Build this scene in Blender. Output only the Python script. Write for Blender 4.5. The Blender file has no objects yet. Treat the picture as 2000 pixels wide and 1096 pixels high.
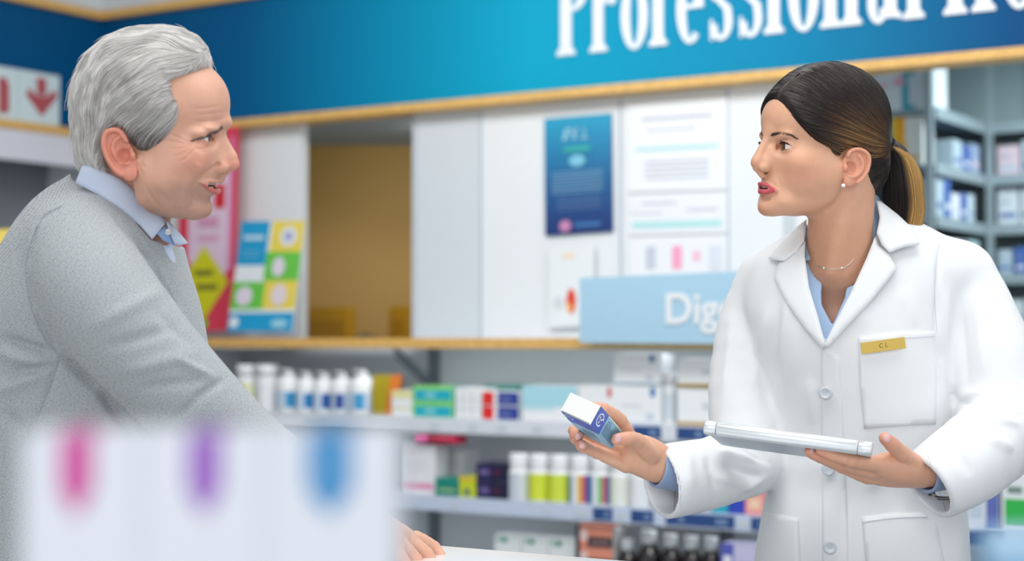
import bpy, bmesh, math, random
import numpy as np
from mathutils import Vector, Matrix, geometry
from mathutils.bvhtree import BVHTree

random.seed(7)
rng = np.random.default_rng(7)
SC = bpy.context.scene
COL = SC.collection
PI = math.pi

BUILD = {'room', 'goods', 'woman', 'man', 'front'}
# ------------------------------------------------------------------ camera
FPX = 3300.0                      # focal length in pixels of the 2000 px wide frame
CAMZ = 1.25
PITCH = math.atan(112 / FPX)
cam_data = bpy.data.cameras.new('camera')
cam = bpy.data.objects.new('camera', cam_data)
COL.objects.link(cam)
cam.location = (0, 0, CAMZ)
cam.rotation_euler = (PI / 2 + PITCH, 0, 0)
cam_data.sensor_width = 36.0
cam_data.lens = 36.0 * FPX / 2000.0
cam_data.clip_start = 0.05
cam_data.dof.use_dof = True
cam_data.dof.focus_distance = 2.47
cam_data.dof.aperture_fstop = (cam_data.lens / 1000) / 0.0225
SC.camera = cam

# ------------------------------------------------------------------ colour, world, lights
SC.view_settings.view_transform = 'Standard'
SC.view_settings.look = 'None'
SC.view_settings.exposure = 0.22
SC.view_settings.gamma = 1.0
SC.view_settings.use_curve_mapping = False
world = bpy.data.worlds.new('world')
SC.world = world
world.use_nodes = True
wb = world.node_tree.nodes['Background']
wb.inputs[0].default_value = (0.93, 0.97, 1.0, 1)
wb.inputs[1].default_value = 0.85

def area_light(name, loc, target, sx, sy, watts, color=(1, 1, 1)):
    l = bpy.data.lights.new(name, 'AREA')
    l.shape = 'RECTANGLE'; l.size = sx; l.size_y = sy; l.energy = watts; l.color = color
    o = bpy.data.objects.new(name, l)
    COL.objects.link(o)
    o.location = loc
    d = Vector(target) - Vector(loc)
    o.rotation_euler = d.to_track_quat('-Z', 'Y').to_euler()
    return o

area_light('ceiling_light', (0.1, 2.0, 2.70), (0.1, 2.1, 0), 2.2, 1.0, 22, (1, 0.99, 0.96))
area_light('ceiling_light', (-0.75, 4.1, 2.72), (-0.5, 5.1, 1.4), 2.0, 0.5, 27, (1.0, 0.995, 0.98))
area_light('ceiling_light', (1.0, 3.1, 2.72), (1.25, 4.1, 1.4), 1.8, 0.5, 23, (1.0, 0.995, 0.98))
area_light('window_light', (-0.6, -1.6, 2.3), (0.2, 2.6, 1.3), 3.2, 1.8, 36, (1.0, 0.97, 0.93))
area_light('side_window_light', (2.9, 1.2, 2.2), (0.6, 2.6, 1.4), 1.6, 1.6, 10, (0.92, 0.97, 1.0))
area_light('dispensary_fill_light', (2.15, 5.35, 2.31), (2.15, 5.5, 0), 1.0, 0.5, 22, (0.88, 0.98, 1.0))  # unseen lamp, added to brighten the dispensary
area_light('next_room_fill_light', (-0.22, 5.76, 1.92), (0.3, 6.45, 1.5), 0.4, 0.4, 3.0, (1, 0.96, 0.88))  # added light, hidden behind the wall beside the hatch, aimed at the ochre wall

# ------------------------------------------------------------------ projections
CF = np.array([0, math.cos(PITCH), math.sin(PITCH)])
CU = np.array([0, -math.sin(PITCH), math.cos(PITCH)])
CR = np.array([1.0, 0, 0])
C0 = np.array([0, 0, CAMZ])

def P(u, v, D):
    return C0 + D * (CF + (u - 1000) / FPX * CR + (548 - v) / FPX * CU)

def to_px(p):
    q = np.asarray(p, dtype=float) - C0
    d = q @ CF
    return 1000 + FPX * (q @ CR) / d, 548 - FPX * (q @ CU) / d, d

# wall frame: WU runs along the back wall to the right, WN points into it
WU = np.array([0.8405, -0.5419, 0.0]); WN = np.array([0.5419, 0.8405, 0.0])
WD = 4.567
WROT = math.atan2(WU[1], WU[0])

def wall_sz(u, v, d=0.0):
    """s, z of the point of the plane d metres behind the wall plane that lies on the sight line"""
    r = CF + (u - 1000) / FPX * CR + (548 - v) / FPX * CU
    t = (WD + d) / (r @ WN)
    p = C0 + r * t
    return float(p @ WU), float(p[2])

def W(s, d, z):
    p = WU * s + WN * (WD + d)
    return (float(p[0]), float(p[1]), float(z))

# ------------------------------------------------------------------ materials
def lin(c):
    return tuple((x / 255 / 12.92) if x / 255 <= 0.04045 else ((x / 255 + 0.055) / 1.055) ** 2.4 for x in c)

_M = {}
def mat(name, rgb, rough=0.5, metal=0.0, noise=0.0, nscale=40, bump=0.0, bscale=300, coat=0.0, emit=None, sss=0.0, spec=0.5, trans=0.0):
    if name in _M: return _M[name]
    m = bpy.data.materials.new(name); m.use_nodes = True
    nt = m.node_tree; b = nt.nodes['Principled BSDF']
    c = lin(rgb)
    b.inputs['Base Color'].default_value = (*c, 1)
    b.inputs['Roughness'].default_value = rough
    b.inputs['Metallic'].default_value = metal
    b.inputs['Specular IOR Level'].default_value = spec
    b.inputs['Coat Weight'].default_value = coat
    b.inputs['Transmission Weight'].default_value = trans
    if sss:
        b.inputs['Subsurface Weight'].default_value = sss
        b.inputs['Subsurface Radius'].default_value = (1.0, 0.35, 0.2)
        b.inputs['Subsurface Scale'].default_value = 0.006
    tc = nt.nodes.new('ShaderNodeTexCoord')
    if noise:
        n = nt.nodes.new('ShaderNodeTexNoise'); n.inputs['Scale'].default_value = nscale
        r = nt.nodes.new('ShaderNodeMapRange')
        r.inputs['To Min'].default_value = 1 - noise; r.inputs['To Max'].default_value = 1 + noise
        mx = nt.nodes.new('ShaderNodeMix'); mx.data_type = 'RGBA'; mx.blend_type = 'MULTIPLY'
        mx.inputs[0].default_value = 1; mx.inputs[6].default_value = (*c, 1)
        nt.links.new(tc.outputs['Object'], n.inputs['Vector'])
        nt.links.new(n.outputs['Fac'], r.inputs['Value'])
        nt.links.new(r.outputs[0], mx.inputs[7]); nt.links.new(mx.outputs[2], b.inputs['Base Color'])
    if bump:
        n = nt.nodes.new('ShaderNodeTexNoise'); n.inputs['Scale'].default_value = bscale
        bp = nt.nodes.new('ShaderNodeBump'); bp.inputs['Strength'].default_value = bump; bp.inputs['Distance'].default_value = 0.001
        nt.links.new(tc.outputs['Object'], n.inputs['Vector'])
        nt.links.new(n.outputs['Fac'], bp.inputs['Height']); nt.links.new(bp.outputs[0], b.inputs['Normal'])
    if emit:
        b.inputs['Emission Color'].default_value = (*c, 1); b.inputs['Emission Strength'].default_value = emit
    _M[name] = m
    return m

def wood(name, rgb):
    if name in _M: return _M[name]
    m = mat(name, rgb, 0.45)
    nt = m.node_tree; b = nt.nodes['Principled BSDF']
    tc = nt.nodes['Texture Coordinate'] if 'Texture Coordinate' in nt.nodes else nt.nodes.new('ShaderNodeTexCoord')
    mp = nt.nodes.new('ShaderNodeMapping'); mp.inputs['Scale'].default_value = (1.2, 30, 30)
    n = nt.nodes.new('ShaderNodeTexNoise'); n.inputs['Scale'].default_value = 3; n.inputs['Detail'].default_value = 5
    cr = nt.nodes.new('ShaderNodeValToRGB'); c = lin(rgb)
    cr.color_ramp.elements[0].position = 0.3; cr.color_ramp.elements[1].position = 0.7
    cr.color_ramp.elements[0].color = (c[0] * .8, c[1] * .75, c[2] * .65, 1); cr.color_ramp.elements[1].color = (min(1, c[0] * 1.1), min(1, c[1] * 1.1), min(1, c[2] * 1.1), 1)
    nt.links.new(tc.outputs['Object'], mp.inputs[0]); nt.links.new(mp.outputs[0], n.inputs['Vector'])
    nt.links.new(n.outputs['Fac'], cr.inputs[0]); nt.links.new(cr.outputs[0], b.inputs['Base Color'])
    return m

# ------------------------------------------------------------------ object helpers
def tag(o, label=None, cat=None, group=None, kind=None):
    if label: o['label'] = label
    if cat: o['category'] = cat
    if group: o['group'] = group
    if kind: o['kind'] = kind
    return o

def empty(name, loc=(0, 0, 0), rz=0.0):
    o = bpy.data.objects.new(name, None); COL.objects.link(o)
    o.location = loc; o.rotation_euler = (0, 0, rz); o.empty_display_size = 0.05
    return o

def mesh_obj(name, verts, faces, mats, parent=None, smooth=False, idx=None, loc=None, rz=0.0):
    me = bpy.data.meshes.new(name)
    me.from_pydata([tuple(map(float, v)) for v in verts], [], [tuple(map(int, f)) for f in faces])
    for m in (mats if isinstance(mats, (list, tuple)) else [mats]): me.materials.append(m)
    if idx is not None: me.polygons.foreach_set('material_index', np.asarray(idx, dtype=np.int32))
    if smooth: me.polygons.foreach_set('use_smooth', np.ones(len(me.polygons), dtype=bool))
    me.update()
    o = bpy.data.objects.new(name, me); COL.objects.link(o)
    if loc is not None: o.location = loc; o.rotation_euler = (0, 0, rz)
    if parent is not None: o.parent = parent
    return o

class MB:
    """collects shapes with materials and links them as one mesh object"""
    def __init__(s): s.v = []; s.f = []; s.m = []; s.mats = []; s.sm = []
    def mi(s, m):
        if m not in s.mats: s.mats.append(m)
        return s.mats.index(m)
    def add(s, verts, faces, m, smooth=False):
        b = len(s.v); s.v += [tuple(map(float, v)) for v in verts]
        s.f += [tuple(b + i for i in f) for f in faces]
        s.m += [s.mi(m)] * len(faces); s.sm += [smooth] * len(faces)
    def box(s, x0, x1, y0, y1, z0, z1, m, bev=0.0):
        bm = bmesh.new(); bmesh.ops.create_cube(bm, size=1)
        for v in bm.verts: v.co = Vector(((x0 + x1) / 2 + v.co.x * (x1 - x0), (y0 + y1) / 2 + v.co.y * (y1 - y0), (z0 + z1) / 2 + v.co.z * (z1 - z0)))
        if bev: bmesh.ops.bevel(bm, geom=bm.edges[:], offset=bev, segments=2, affect='EDGES', profile=0.6)
        bm.verts.ensure_lookup_table(); bm.verts.index_update()
        s.add([v.co for v in bm.verts], [[v.index for v in f.verts] for f in bm.faces], m); bm.free()
    def lathe(s, prof, m, cx=0, cy=0, n=24, sx=1.0, sy=1.0):
        vs = []; fs = []
        for r, z in prof:
            for k in range(n):
                a = 2 * PI * k / n; vs.append((cx + r * sx * math.cos(a), cy + r * sy * math.sin(a), z))
        for i in range(len(prof) - 1):
            for k in range(n):
                k2 = (k + 1) % n; fs.append((i * n + k, i * n + k2, (i + 1) * n + k2, (i + 1) * n + k))
        fs.append(tuple(range(n))[::-1]); fs.append(tuple((len(prof) - 1) * n + k for k in range(n)))
        s.add(vs, fs, m, True)
    def quad(s, pts, m): s.add(pts, [tuple(range(len(pts)))], m)
    def build(s, name, parent=None, loc=None, rz=0.0):
        o = mesh_obj(name, s.v, s.f, s.mats, parent, False, s.m, loc, rz)
        o.data.polygons.foreach_set('use_smooth', np.array(s.sm, dtype=bool))
        return o

def text_mesh(curve, m):
    o = bpy.data.objects.new(curve.name, curve); COL.objects.link(o)
    bpy.context.view_layer.update()
    me = bpy.data.meshes.new_from_object(o.evaluated_get(bpy.context.evaluated_depsgraph_get()))
    COL.objects.unlink(o); n = curve.name; bpy.data.objects.remove(o)
    me.materials.clear(); me.materials.append(m)
    q = bpy.data.objects.new(n, me); COL.objects.link(q); return q

def text_obj(name, body, size, m, align='CENTER', extrude=.001, bold=0.0, space=1.0):
    c = bpy.data.curves.new(name, 'FONT'); c.body = body; c.size = size; c.align_x = align; c.align_y = 'CENTER'; c.extrude = extrude; c.offset = bold; c.space_character = space
    return text_mesh(c, m)

def set_colors(o, cols):
    a = o.data.color_attributes.new('Tint', 'FLOAT_COLOR', 'POINT')
    c = np.ones((len(cols), 4), dtype=np.float32); c[:, :3] = cols
    a.data.foreach_set('color', c.ravel())

# ------------------------------------------------------------------ implicit surfaces (numpy distance fields -> surface nets)
def smin(a, b, k): 
    h = np.clip(0.5 + 0.5 * (b - a) / k, 0, 1)
    return b + (a - b) * h - k * h * (1 - h)
def smax(a, b, k): return -smin(-a, -b, k)
def V3(x): return np.asarray(x, dtype=np.float32)
def sph(p, c, r): return np.linalg.norm(p - V3(c), axis=1) - r
def ell(p, c, r, rot=None):
    q = p - V3(c)
    if rot is not None: q = q @ V3(rot)
    r = V3(r); k = np.linalg.norm(q / r, axis=1); g = np.linalg.norm(q / (r * r), axis=1)
    return np.where(g > 1e-6, k * (k - 1) / np.maximum(g, 1e-6), -float(r.min()))
def seg(p, a, b):
    a = V3(a); b = V3(b); ab = b - a; q = p - a
    t = np.clip((q @ ab) / max(float(ab @ ab), 1e-9), 0, 1)
    return np.linalg.norm(q - t[:, None] * ab, axis=1), t
def rc(p, a, b, ra, rb):
    d, t = seg(p, a, b); return d - (ra + (rb - ra) * t)
def chain(p, pts, k=0.0):
    """pts: (x,y,z,r)"""
    d = None
    for a, b in zip(pts[:-1], pts[1:]):
        e = rc(p, a[:3], b[:3], a[3], b[3]); d = e if d is None else (np.minimum(d, e) if k == 0 else smin(d, e, k))
    return d
def poly2(x, y, pts):
    """signed distance to a polygon (negative inside)"""
    pts = [tuple(map(float, q)) for q in pts]; d = np.full(x.shape, 1e9); inside = np.zeros(x.shape, bool)
    for (x0, y0), (x1, y1) in zip(pts, pts[1:] + pts[:1]):
        ex, ey = x1 - x0, y1 - y0
        t = np.clip(((x - x0) * ex + (y - y0) * ey) / max(ex * ex + ey * ey, 1e-9), 0, 1)
        d = np.minimum(d, np.hypot(x - x0 - t * ex, y - y0 - t * ey))
        if y0 != y1:
            c = ((y0 > y) != (y1 > y)) & (x < (x1 - x0) * (y - y0) / (y1 - y0) + x0); inside ^= c
    return np.where(inside, -d, d)

def surface(fn, lo, hi, h, margin=1.6, K=4):
    """mesh of fn(p)=0 inside the box, spacing h; returns verts, quads"""
    lo = np.asarray(lo, float); hi = np.asarray(hi, float); H = h * K
    nc = np.ceil((hi - lo) / H).astype(int) + 1
    ax = [lo[i] + H * np.arange(nc[i]) for i in range(3)]
    g = np.stack(np.meshgrid(*ax, indexing='ij'), -1).reshape(-1, 3).astype(np.float32)
    cv = np.concatenate([fn(c) for c in np.array_split(g, max(1, len(g) // 300000))]).reshape(nc)
    m = np.full(tuple(nc - 1), 1e9); mx = np.full(tuple(nc - 1), -1e9)
    for i in (0, 1):
        for j in (0, 1):
            for k in (0, 1):
                s = cv[i:nc[0] - 1 + i, j:nc[1] - 1 + j, k:nc[2] - 1 + k]
                m = np.minimum(m, np.abs(s)); mx = np.maximum(mx, s)
    act = m < H * margin
    nf = (nc - 1) * K + 1
    vals = np.repeat(np.repeat(np.repeat(cv[:-1, :-1, :-1], K, 0), K, 1), K, 2)
    vals = np.pad(vals, ((0, 1),) * 3, mode='edge').astype(np.float32)
    ca = np.repeat(np.repeat(np.repeat(act, K, 0), K, 1), K, 2)
    na = np.zeros(tuple(nf), bool)
    for i in (0, 1):
        for j in (0, 1):
            for k in (0, 1): na[i:nf[0] - 1 + i, j:nf[1] - 1 + j, k:nf[2] - 1 + k] |= ca
    ii = np.argwhere(na); pts = (lo + ii * h).astype(np.float32)
    out = np.concatenate([fn(c) for c in np.array_split(pts, max(1, len(pts) // 300000))])
    vals[ii[:, 0], ii[:, 1], ii[:, 2]] = out
    vals[np.abs(vals) < 1e-7] = 1e-7
    for sl in (np.s_[0], np.s_[-1]):
        vals[sl] = np.abs(vals[sl]) + 1e-4; vals[:, sl] = np.abs(vals[:, sl]) + 1e-4; vals[:, :, sl] = np.abs(vals[:, :, sl]) + 1e-4
    neg = vals < 0
    cnt = np.zeros(tuple(nf - 1), np.int8)
    for i in (0, 1):
        for j in (0, 1):
            for k in (0, 1): cnt += neg[i:nf[0] - 1 + i, j:nf[1] - 1 + j, k:nf[2] - 1 + k]
    cells = np.argwhere((cnt > 0) & (cnt < 8))
    vid = np.full(tuple(nf - 1), -1, np.int64); vid[cells[:, 0], cells[:, 1], cells[:, 2]] = np.arange(len(cells))
    acc = np.zeros((len(cells), 3)); n = np.zeros(len(cells))
    C = [(i, j, k) for i in (0, 1) for j in (0, 1) for k in (0, 1)]
    for a in C:
        for b in C:
            if sum(abs(a[q] - b[q]) for q in range(3)) == 1 and a < b:
                va = vals[cells[:, 0] + a[0], cells[:, 1] + a[1], cells[:, 2] + a[2]]
                vb = vals[cells[:, 0] + b[0], cells[:, 1] + b[1], cells[:, 2] + b[2]]
                cr = (va < 0) != (vb < 0); t = np.where(cr, va / np.where(va == vb, 1, va - vb), 0)
                acc += cr[:, None] * (np.array(a) + t[:, None] * (np.array(b) - np.array(a))); n += cr
    verts = lo + (cells + acc / n[:, None]) * h
    quads = []
    for ax_ in range(3):
        d = [0, 0, 0]; d[ax_] = 1
        s0 = neg[:nf[0] - d[0], :nf[1] - d[1], :nf[2] - d[2]]; s1 = neg[d[0]:, d[1]:, d[2]:]
        e = np.argwhere(s0 != s1); o = [q for q in range(3) if q != ax_]
        ok = (e[:, o[0]] > 0) & (e[:, o[1]] > 0) & (e[:, o[0]] < nf[o[0]] - 1) & (e[:, o[1]] < nf[o[1]] - 1); e = e[ok]
        inn = s0[e[:, 0], e[:, 1], e[:, 2]]
        def vi(da, db):
            q = e.copy(); q[:, o[0]] -= da; q[:, o[1]] -= db; return vid[q[:, 0], q[:, 1], q[:, 2]]
        f = np.stack([vi(1, 1), vi(0, 1), vi(0, 0), vi(1, 0)], 1)
        flip = inn if ax_ != 1 else ~inn
        f[~flip] = f[~flip][:, ::-1]
        quads.append(f)
    return verts, np.concatenate(quads)

def keep_big(verts, quads, minfrac=0.02):
    """drop tiny loose islands"""
    n = len(verts); lab = np.arange(n)
    while True:
        m = lab[quads].min(1); new = lab.copy()
        for k in range(4): np.minimum.at(new, quads[:, k], m)
        new = new[new]
        if (new == lab).all(): break
        lab = new
    ids, inv, cnt = np.unique(lab, return_inverse=True, return_counts=True)
    ok = cnt[inv] > minfrac * n; rem = -np.ones(n, int); rem[ok] = np.arange(ok.sum())
    return verts[ok], rem[quads[ok[quads].all(1)]]

def normals(verts, quads):
    a = verts[quads[:, 2]] - verts[quads[:, 0]]; b = verts[quads[:, 3]] - verts[quads[:, 1]]
    fn = np.cross(a, b); vn = np.zeros_like(verts)
    for k in range(4): np.add.at(vn, quads[:, k], fn)
    return vn / np.maximum(np.linalg.norm(vn, axis=1, keepdims=True), 1e-12)

def gsmooth(verts, quads, it=1, lam=0.5):
    e = np.concatenate([quads[:, [0, 1]], quads[:, [1, 2]], quads[:, [2, 3]], quads[:, [3, 0]]])
    deg = np.zeros(len(verts)); np.add.at(deg, e[:, 0], 1); np.add.at(deg, e[:, 1], 1)
    for _ in range(it):
        s = np.zeros_like(verts); np.add.at(s, e[:, 0], verts[e[:, 1]]); np.add.at(s, e[:, 1], verts[e[:, 0]])
        verts = verts + lam * (s / np.maximum(deg, 1)[:, None] - verts)
    return verts

def fold(verts, quads, lines):
    """press folds into cloth or skin: each line = (x0,y0,x1,y1,width px,height mm), on camera-facing skin, height along the normal"""
    vn = normals(verts, quads); u, v, _ = to_px(verts)
    face = np.clip(-(vn @ CF) * 2.0 + 0.3, 0, 1)
    d = np.zeros(len(verts))
    for L in lines:
        x0, y0, x1, y1, w, a = L[:6]
        ex, ey = x1 - x0, y1 - y0; l2 = ex * ex + ey * ey
        t = np.clip(((u - x0) * ex + (v - y0) * ey) / l2, 0, 1)
        bend = L[6] if len(L) > 6 else 0
        cx = x0 + t * ex - ey / math.sqrt(l2) * bend * 4 * t * (1 - t); cy = y0 + t * ey + ex / math.sqrt(l2) * bend * 4 * t * (1 - t)
        r = np.hypot(u - cx, v - cy) / w
        d += a / 1000 * np.exp(-r * r) * np.clip(4 * t * (1 - t) + 0.15, 0, 1)
    return verts + vn * (d * face)[:, None]
# ================================================================== the shop behind them
WHITE = mat('panel_white', (224, 228, 231), 0.45, noise=0.02, nscale=3)
if 'room' in BUILD:
    def struct(mb, name): o = mb.build(name, None, (0, 0, 0)); o['kind'] = 'structure'; return o
    def wbox(mb, s0, s1, d0, d1, z0, z1, m, bev=0.0):
        """box in wall coordinates, corners moved to the world"""
        t = MB(); t.box(s0, s1, d0, d1, z0, z1, m, bev); mb.add([W(*v) for v in t.v], t.f, m)
    def wobj(name, s0, s1, d0, d1, z0, z1, m, bev=0.0, parent=None, kind=None):
        """same as an object whose origin sits on the wall grid, turned with the wall"""
        t = MB(); t.box(-(s1 - s0) / 2, (s1 - s0) / 2, -(d1 - d0) / 2, (d1 - d0) / 2, 0, z1 - z0, m, bev)
        o = t.build(name, parent, W((s0 + s1) / 2, (d0 + d1) / 2, z0), WROT)
        if kind: o['kind'] = kind
        return o
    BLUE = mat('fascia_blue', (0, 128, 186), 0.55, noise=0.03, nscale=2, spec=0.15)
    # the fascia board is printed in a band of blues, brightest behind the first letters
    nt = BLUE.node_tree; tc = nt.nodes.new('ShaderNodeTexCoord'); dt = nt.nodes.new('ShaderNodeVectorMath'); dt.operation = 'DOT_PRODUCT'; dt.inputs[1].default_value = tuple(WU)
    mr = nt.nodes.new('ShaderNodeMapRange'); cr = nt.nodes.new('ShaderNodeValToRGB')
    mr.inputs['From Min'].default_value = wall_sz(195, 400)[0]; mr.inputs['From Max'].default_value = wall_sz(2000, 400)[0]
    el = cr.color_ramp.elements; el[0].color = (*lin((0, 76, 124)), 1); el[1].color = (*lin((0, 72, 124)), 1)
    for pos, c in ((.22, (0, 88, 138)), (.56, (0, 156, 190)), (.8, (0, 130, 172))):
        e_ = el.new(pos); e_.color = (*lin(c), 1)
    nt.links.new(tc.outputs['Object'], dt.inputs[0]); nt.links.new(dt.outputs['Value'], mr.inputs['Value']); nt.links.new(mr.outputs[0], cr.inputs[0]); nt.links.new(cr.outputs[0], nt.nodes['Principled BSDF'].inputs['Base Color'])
    GREYP = mat('back_panel_grey', (212, 220, 224), 0.6, noise=0.03, nscale=4)
    WOOD = wood('trim_oak', (222, 178, 104))
    CEIL = mat('ceiling_white', (205, 210, 214), 0.8, noise=0.02, nscale=6)
    OCHRE = mat('ochre_wall', (196, 156, 84), 0.6, noise=0.05, nscale=3)
    sC = wall_sz(195, 400, -.06)[0]                       # the corner with the left wall
    zF = 1.25 + .775; zT = 1.25 + 1.20
    m = MB(); m.box(-9, 9, -4, 12, -.02, 0, mat('floor_vinyl', (176, 178, 178), .35, noise=.05, nscale=2)); struct(m, 'floor')
    m = MB(); m.box(-7, 7, -1.0, 11, 2.80, 2.86, CEIL); 
    struct(m, 'ceiling')
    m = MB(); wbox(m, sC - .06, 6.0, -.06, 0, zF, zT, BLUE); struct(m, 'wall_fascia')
    # soffit edge over the fascia, oak with white
    m = MB(); wbox(m, sC - .1, 6, -.09, -.0, zT, zT + .03, WOOD); struct(m, 'trim_1')
    m = MB(); wbox(m, sC - .1, 6, -.07, .9, zT + .03, 2.80, CEIL); struct(m, 'wall_bulkhead')
    m = MB(); wbox(m, sC, 6, -.08, .02, zF - .026, zF, WOOD); struct(m, 'trim_2')
    # left wall, running towards the camera from the corner
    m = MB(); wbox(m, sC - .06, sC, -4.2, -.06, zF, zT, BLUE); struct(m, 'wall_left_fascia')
    m = MB(); wbox(m, sC - .1, sC + .03, -4.2, -.06, zT, zT + .03, WOOD); struct(m, 'trim_3')
    m = MB(); wbox(m, sC - .5, sC + .01, -4.2, -.07, zT + .03, 2.80, CEIL); struct(m, 'wall_left_bulkhead')
    m = MB(); wbox(m, sC - .03, sC + .02, -4.2, 0, zF - .03, zF, WOOD); struct(m, 'trim_4')
    m = MB(); wbox(m, sC - .03, sC + .01, -4.2, 0, zF - .14, zF - .03, mat('rail_white', (214, 216, 226), .4)); struct(m, 'trim_5')
    m = MB(); wbox(m, sC - .40, sC - .35, -4.2, .3, 0, zF - .03, mat('left_wall_grey', (128, 134, 142), .6)); struct(m, 'wall_left')
    # back wall: white panels with the hatch into the next room
    x = lambda u, v=450: wall_sz(u, v)[0]
    zL = 1.245
    s460, s600, s806, s1510 = x(455), wall_sz(601, 450, .04)[0], x(808), x(1528)
    m = MB(); wbox(m, sC - .4, s600, 0, .04, zL, zF, WHITE); struct(m, 'wall_back_left')
    m = MB(); wbox(m, s806, s1510, 0, .04, zL, zF, WHITE); wbox(m, s1510 - .03, s1510, .04, .1, zL, zF, WHITE); struct(m, 'wall_back')
    m = MB(); wbox(m, s806, s806 + .03, .04, .5, zL, zF, WHITE); struct(m, 'wall_hatch_side')
    m = MB(); q_ = [W(s600 - .5, .50, 0), W(s806 + .45, 1.46, 0), W(s806 + .45, 1.51, 0), W(s600 - .5, .55, 0)]
    m.add([(a, b, z) for z in (.9, 2.5) for a, b, _ in q_], [(0, 1, 5, 4), (1, 2, 6, 5), (2, 3, 7, 6), (3, 0, 4, 7), (3, 2, 1, 0), (4, 5, 6, 7)], OCHRE); struct(m, 'wall_next_room')
    zS = 1.25 + .83
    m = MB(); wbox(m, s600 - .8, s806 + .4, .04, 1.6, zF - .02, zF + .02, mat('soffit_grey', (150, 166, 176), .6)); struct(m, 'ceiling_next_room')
    for s_ in (s806 + .01, x(940), x(1213), x(1422)):
        m = MB(); wbox(m, s_ - .004, s_ + .004, -.004, .0, zL, zF - .035, mat('joint_grey', (176, 186, 198), .6)); struct(m, 'trim_6')
    m = MB(); wbox(m, x(806), x(938), -.002, .001, zL, zF - .035, mat('panel_cool', (205, 212, 218), .5)); struct(m, 'trim_7')
    m = MB(); wbox(m, sC - .4, 5.5, .05, .09, 0, zL - .03, GREYP); struct(m, 'wall_back_lower')
    # dispensary behind the opening on the right
    sK = wall_sz(1925, 400, 1.25)[0]
    DISP = mat('dispensary_grey', (178, 198, 202), .6, noise=.03)
    m = MB(); wbox(m, s1510 - .3, 6.0, 1.90, 1.94, 0, 2.8, DISP); struct(m, 'wall_dispensary_back')
    m = MB(); wbox(m, s1510 - .3, 6.0, .05, 1.92, 2.34, 2.38, DISP); struct(m, 'ceiling_dispensary')
    # ledge of oak with its white top
    sLa = x(120); 
    m = MB(); wbox(m, sLa, 5.5, -.34, -.001, 1.222, 1.2449, WHITE); wbox(m, sLa, 5.5, -.352, -.34, 1.219, 1.249, WOOD); o = m.build('ledge'); tag(o, 'long white ledge with an oak edge running above the product shelves', 'ledge')
    # gondola below
    RAIL = mat('shelf_white', (214, 219, 228), .35); RAILB = mat('rail_blue_white', (196, 208, 230), .35)
    ZR = (1.003, .765, .52)
    zr_names = ('top', 'second', 'third')
    for i, z in enumerate(ZR):
        m = MB(); wbox(m, sLa, 5.0, -.33, .045, z - .012, z, RAIL); sh = m.build('shelf')
        tag(sh, ('top white product shelf directly below the oak ledge', 'second white product shelf, below the one of white pump bottles', 'lowest product shelf in view, carrying the dark bottles')[i], 'shelf', 'product shelves under the ledge')
        m = MB(); wbox(m, sLa, 5.0, -.345, -.331, z - .042, z + .003, RAIL if i == 0 else RAILB); rl = m.build('price_rail', sh)
        NAVY = mat('label_navy', (34, 72, 130), .5); LGREY = mat('label_grey', (196, 206, 216), .5)
        strips = {0: [(1235, 1291), (1322, 1382), (1560, 1640)], 1: [(1158, 1196), (1232, 1276), (1300, 1342), (1342, 1434), (1466, 1490), (1890, 1960)], 2: []}[i]
        tags_ = {0: [(840, 858), (915, 933), (970, 990), (1040, 1060), (600, 618), (622, 640)], 1: [(880, 893), (1060, 1075), (1120, 1150), (1205, 1222), (1440, 1460)], 2: []}[i]
        for (a, b) in strips:
            m = MB(); sa = wall_sz(a, 850, -.346)[0]; sb = wall_sz(b, 850, -.346)[0]
            wbox(m, sa, sb, -.3475, -.3455, z - .036, z - .002, NAVY)
            wbox(m, sa + (sb - sa) * .6, sa + (sb - sa) * .85, -.3479, -.3474, z - .028, z - .012, mat('label_pale', (110, 135, 175), .5))
            m.build('shelf_label', sh)
        for (a, b) in tags_:
            m = MB(); sa = wall_sz(a, 850, -.346)[0]; sb = wall_sz(b, 850, -.346)[0]
            wbox(m, sa, sb, -.347, -.3455, z - .030, z - .012, LGREY); m.build('price_tag', sh)
    for sc_, z_, pw in ((-1.2, 1.216, 2.0), (-1.2, .948, 1.0), (-1.2, .71, .7)):   # added fill lights under ledge and shelves, brightening the grey back panel
        l_ = area_light('shelf_fill_light', W(sc_, -.30, z_), W(sc_, -.12, z_ - .2), 4.2, .02, pw, (.96, .99, 1))
        zax = (Vector(W(sc_, -.30, z_)) - Vector(W(sc_, -.12, z_ - .2))).normalized(); xax = Vector(tuple(WU)); yax = zax.cross(xax)
        l_.rotation_euler = Matrix((xax, yax, zax)).transposed().to_euler()
    UPR = mat('upright_grey', (112, 122, 130), .5)
    for u in (852, 1420, 1790):
        s_ = wall_sz(u, 720, .045)[0]
        o = wobj('shelf_upright', s_ - .014, s_ + .014, .02, .046, 0, 1.214, UPR)
        tag(o, {852: 'grey slotted upright behind the bracket, between bottles and ledge', 1420: 'grey slotted upright hidden beside the white coat sleeve', 1790: 'grey slotted upright behind the white coat'}[u], 'shelf upright')
        if u == 852:
            m = MB(); m.add([W(s_ - .008 + a, .02 - .2 * (1 - t) , .02 + z) for a, t, z in ((0, 1, 1.06), (.016, 1, 1.06), (.016, 1, 1.09), (0, 1, 1.09), (0, 0, 1.17), (.016, 0, 1.17), (.016, 0, 1.198), (0, 0, 1.198))],
                  [(0, 1, 2, 3), (7, 6, 5, 4), (0, 4, 5, 1), (1, 5, 6, 2), (2, 6, 7, 3), (3, 7, 4, 0)], UPR)
            tag(m.build('ledge_bracket'), 'slanting grey bracket under the oak ledge', 'bracket')
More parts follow.
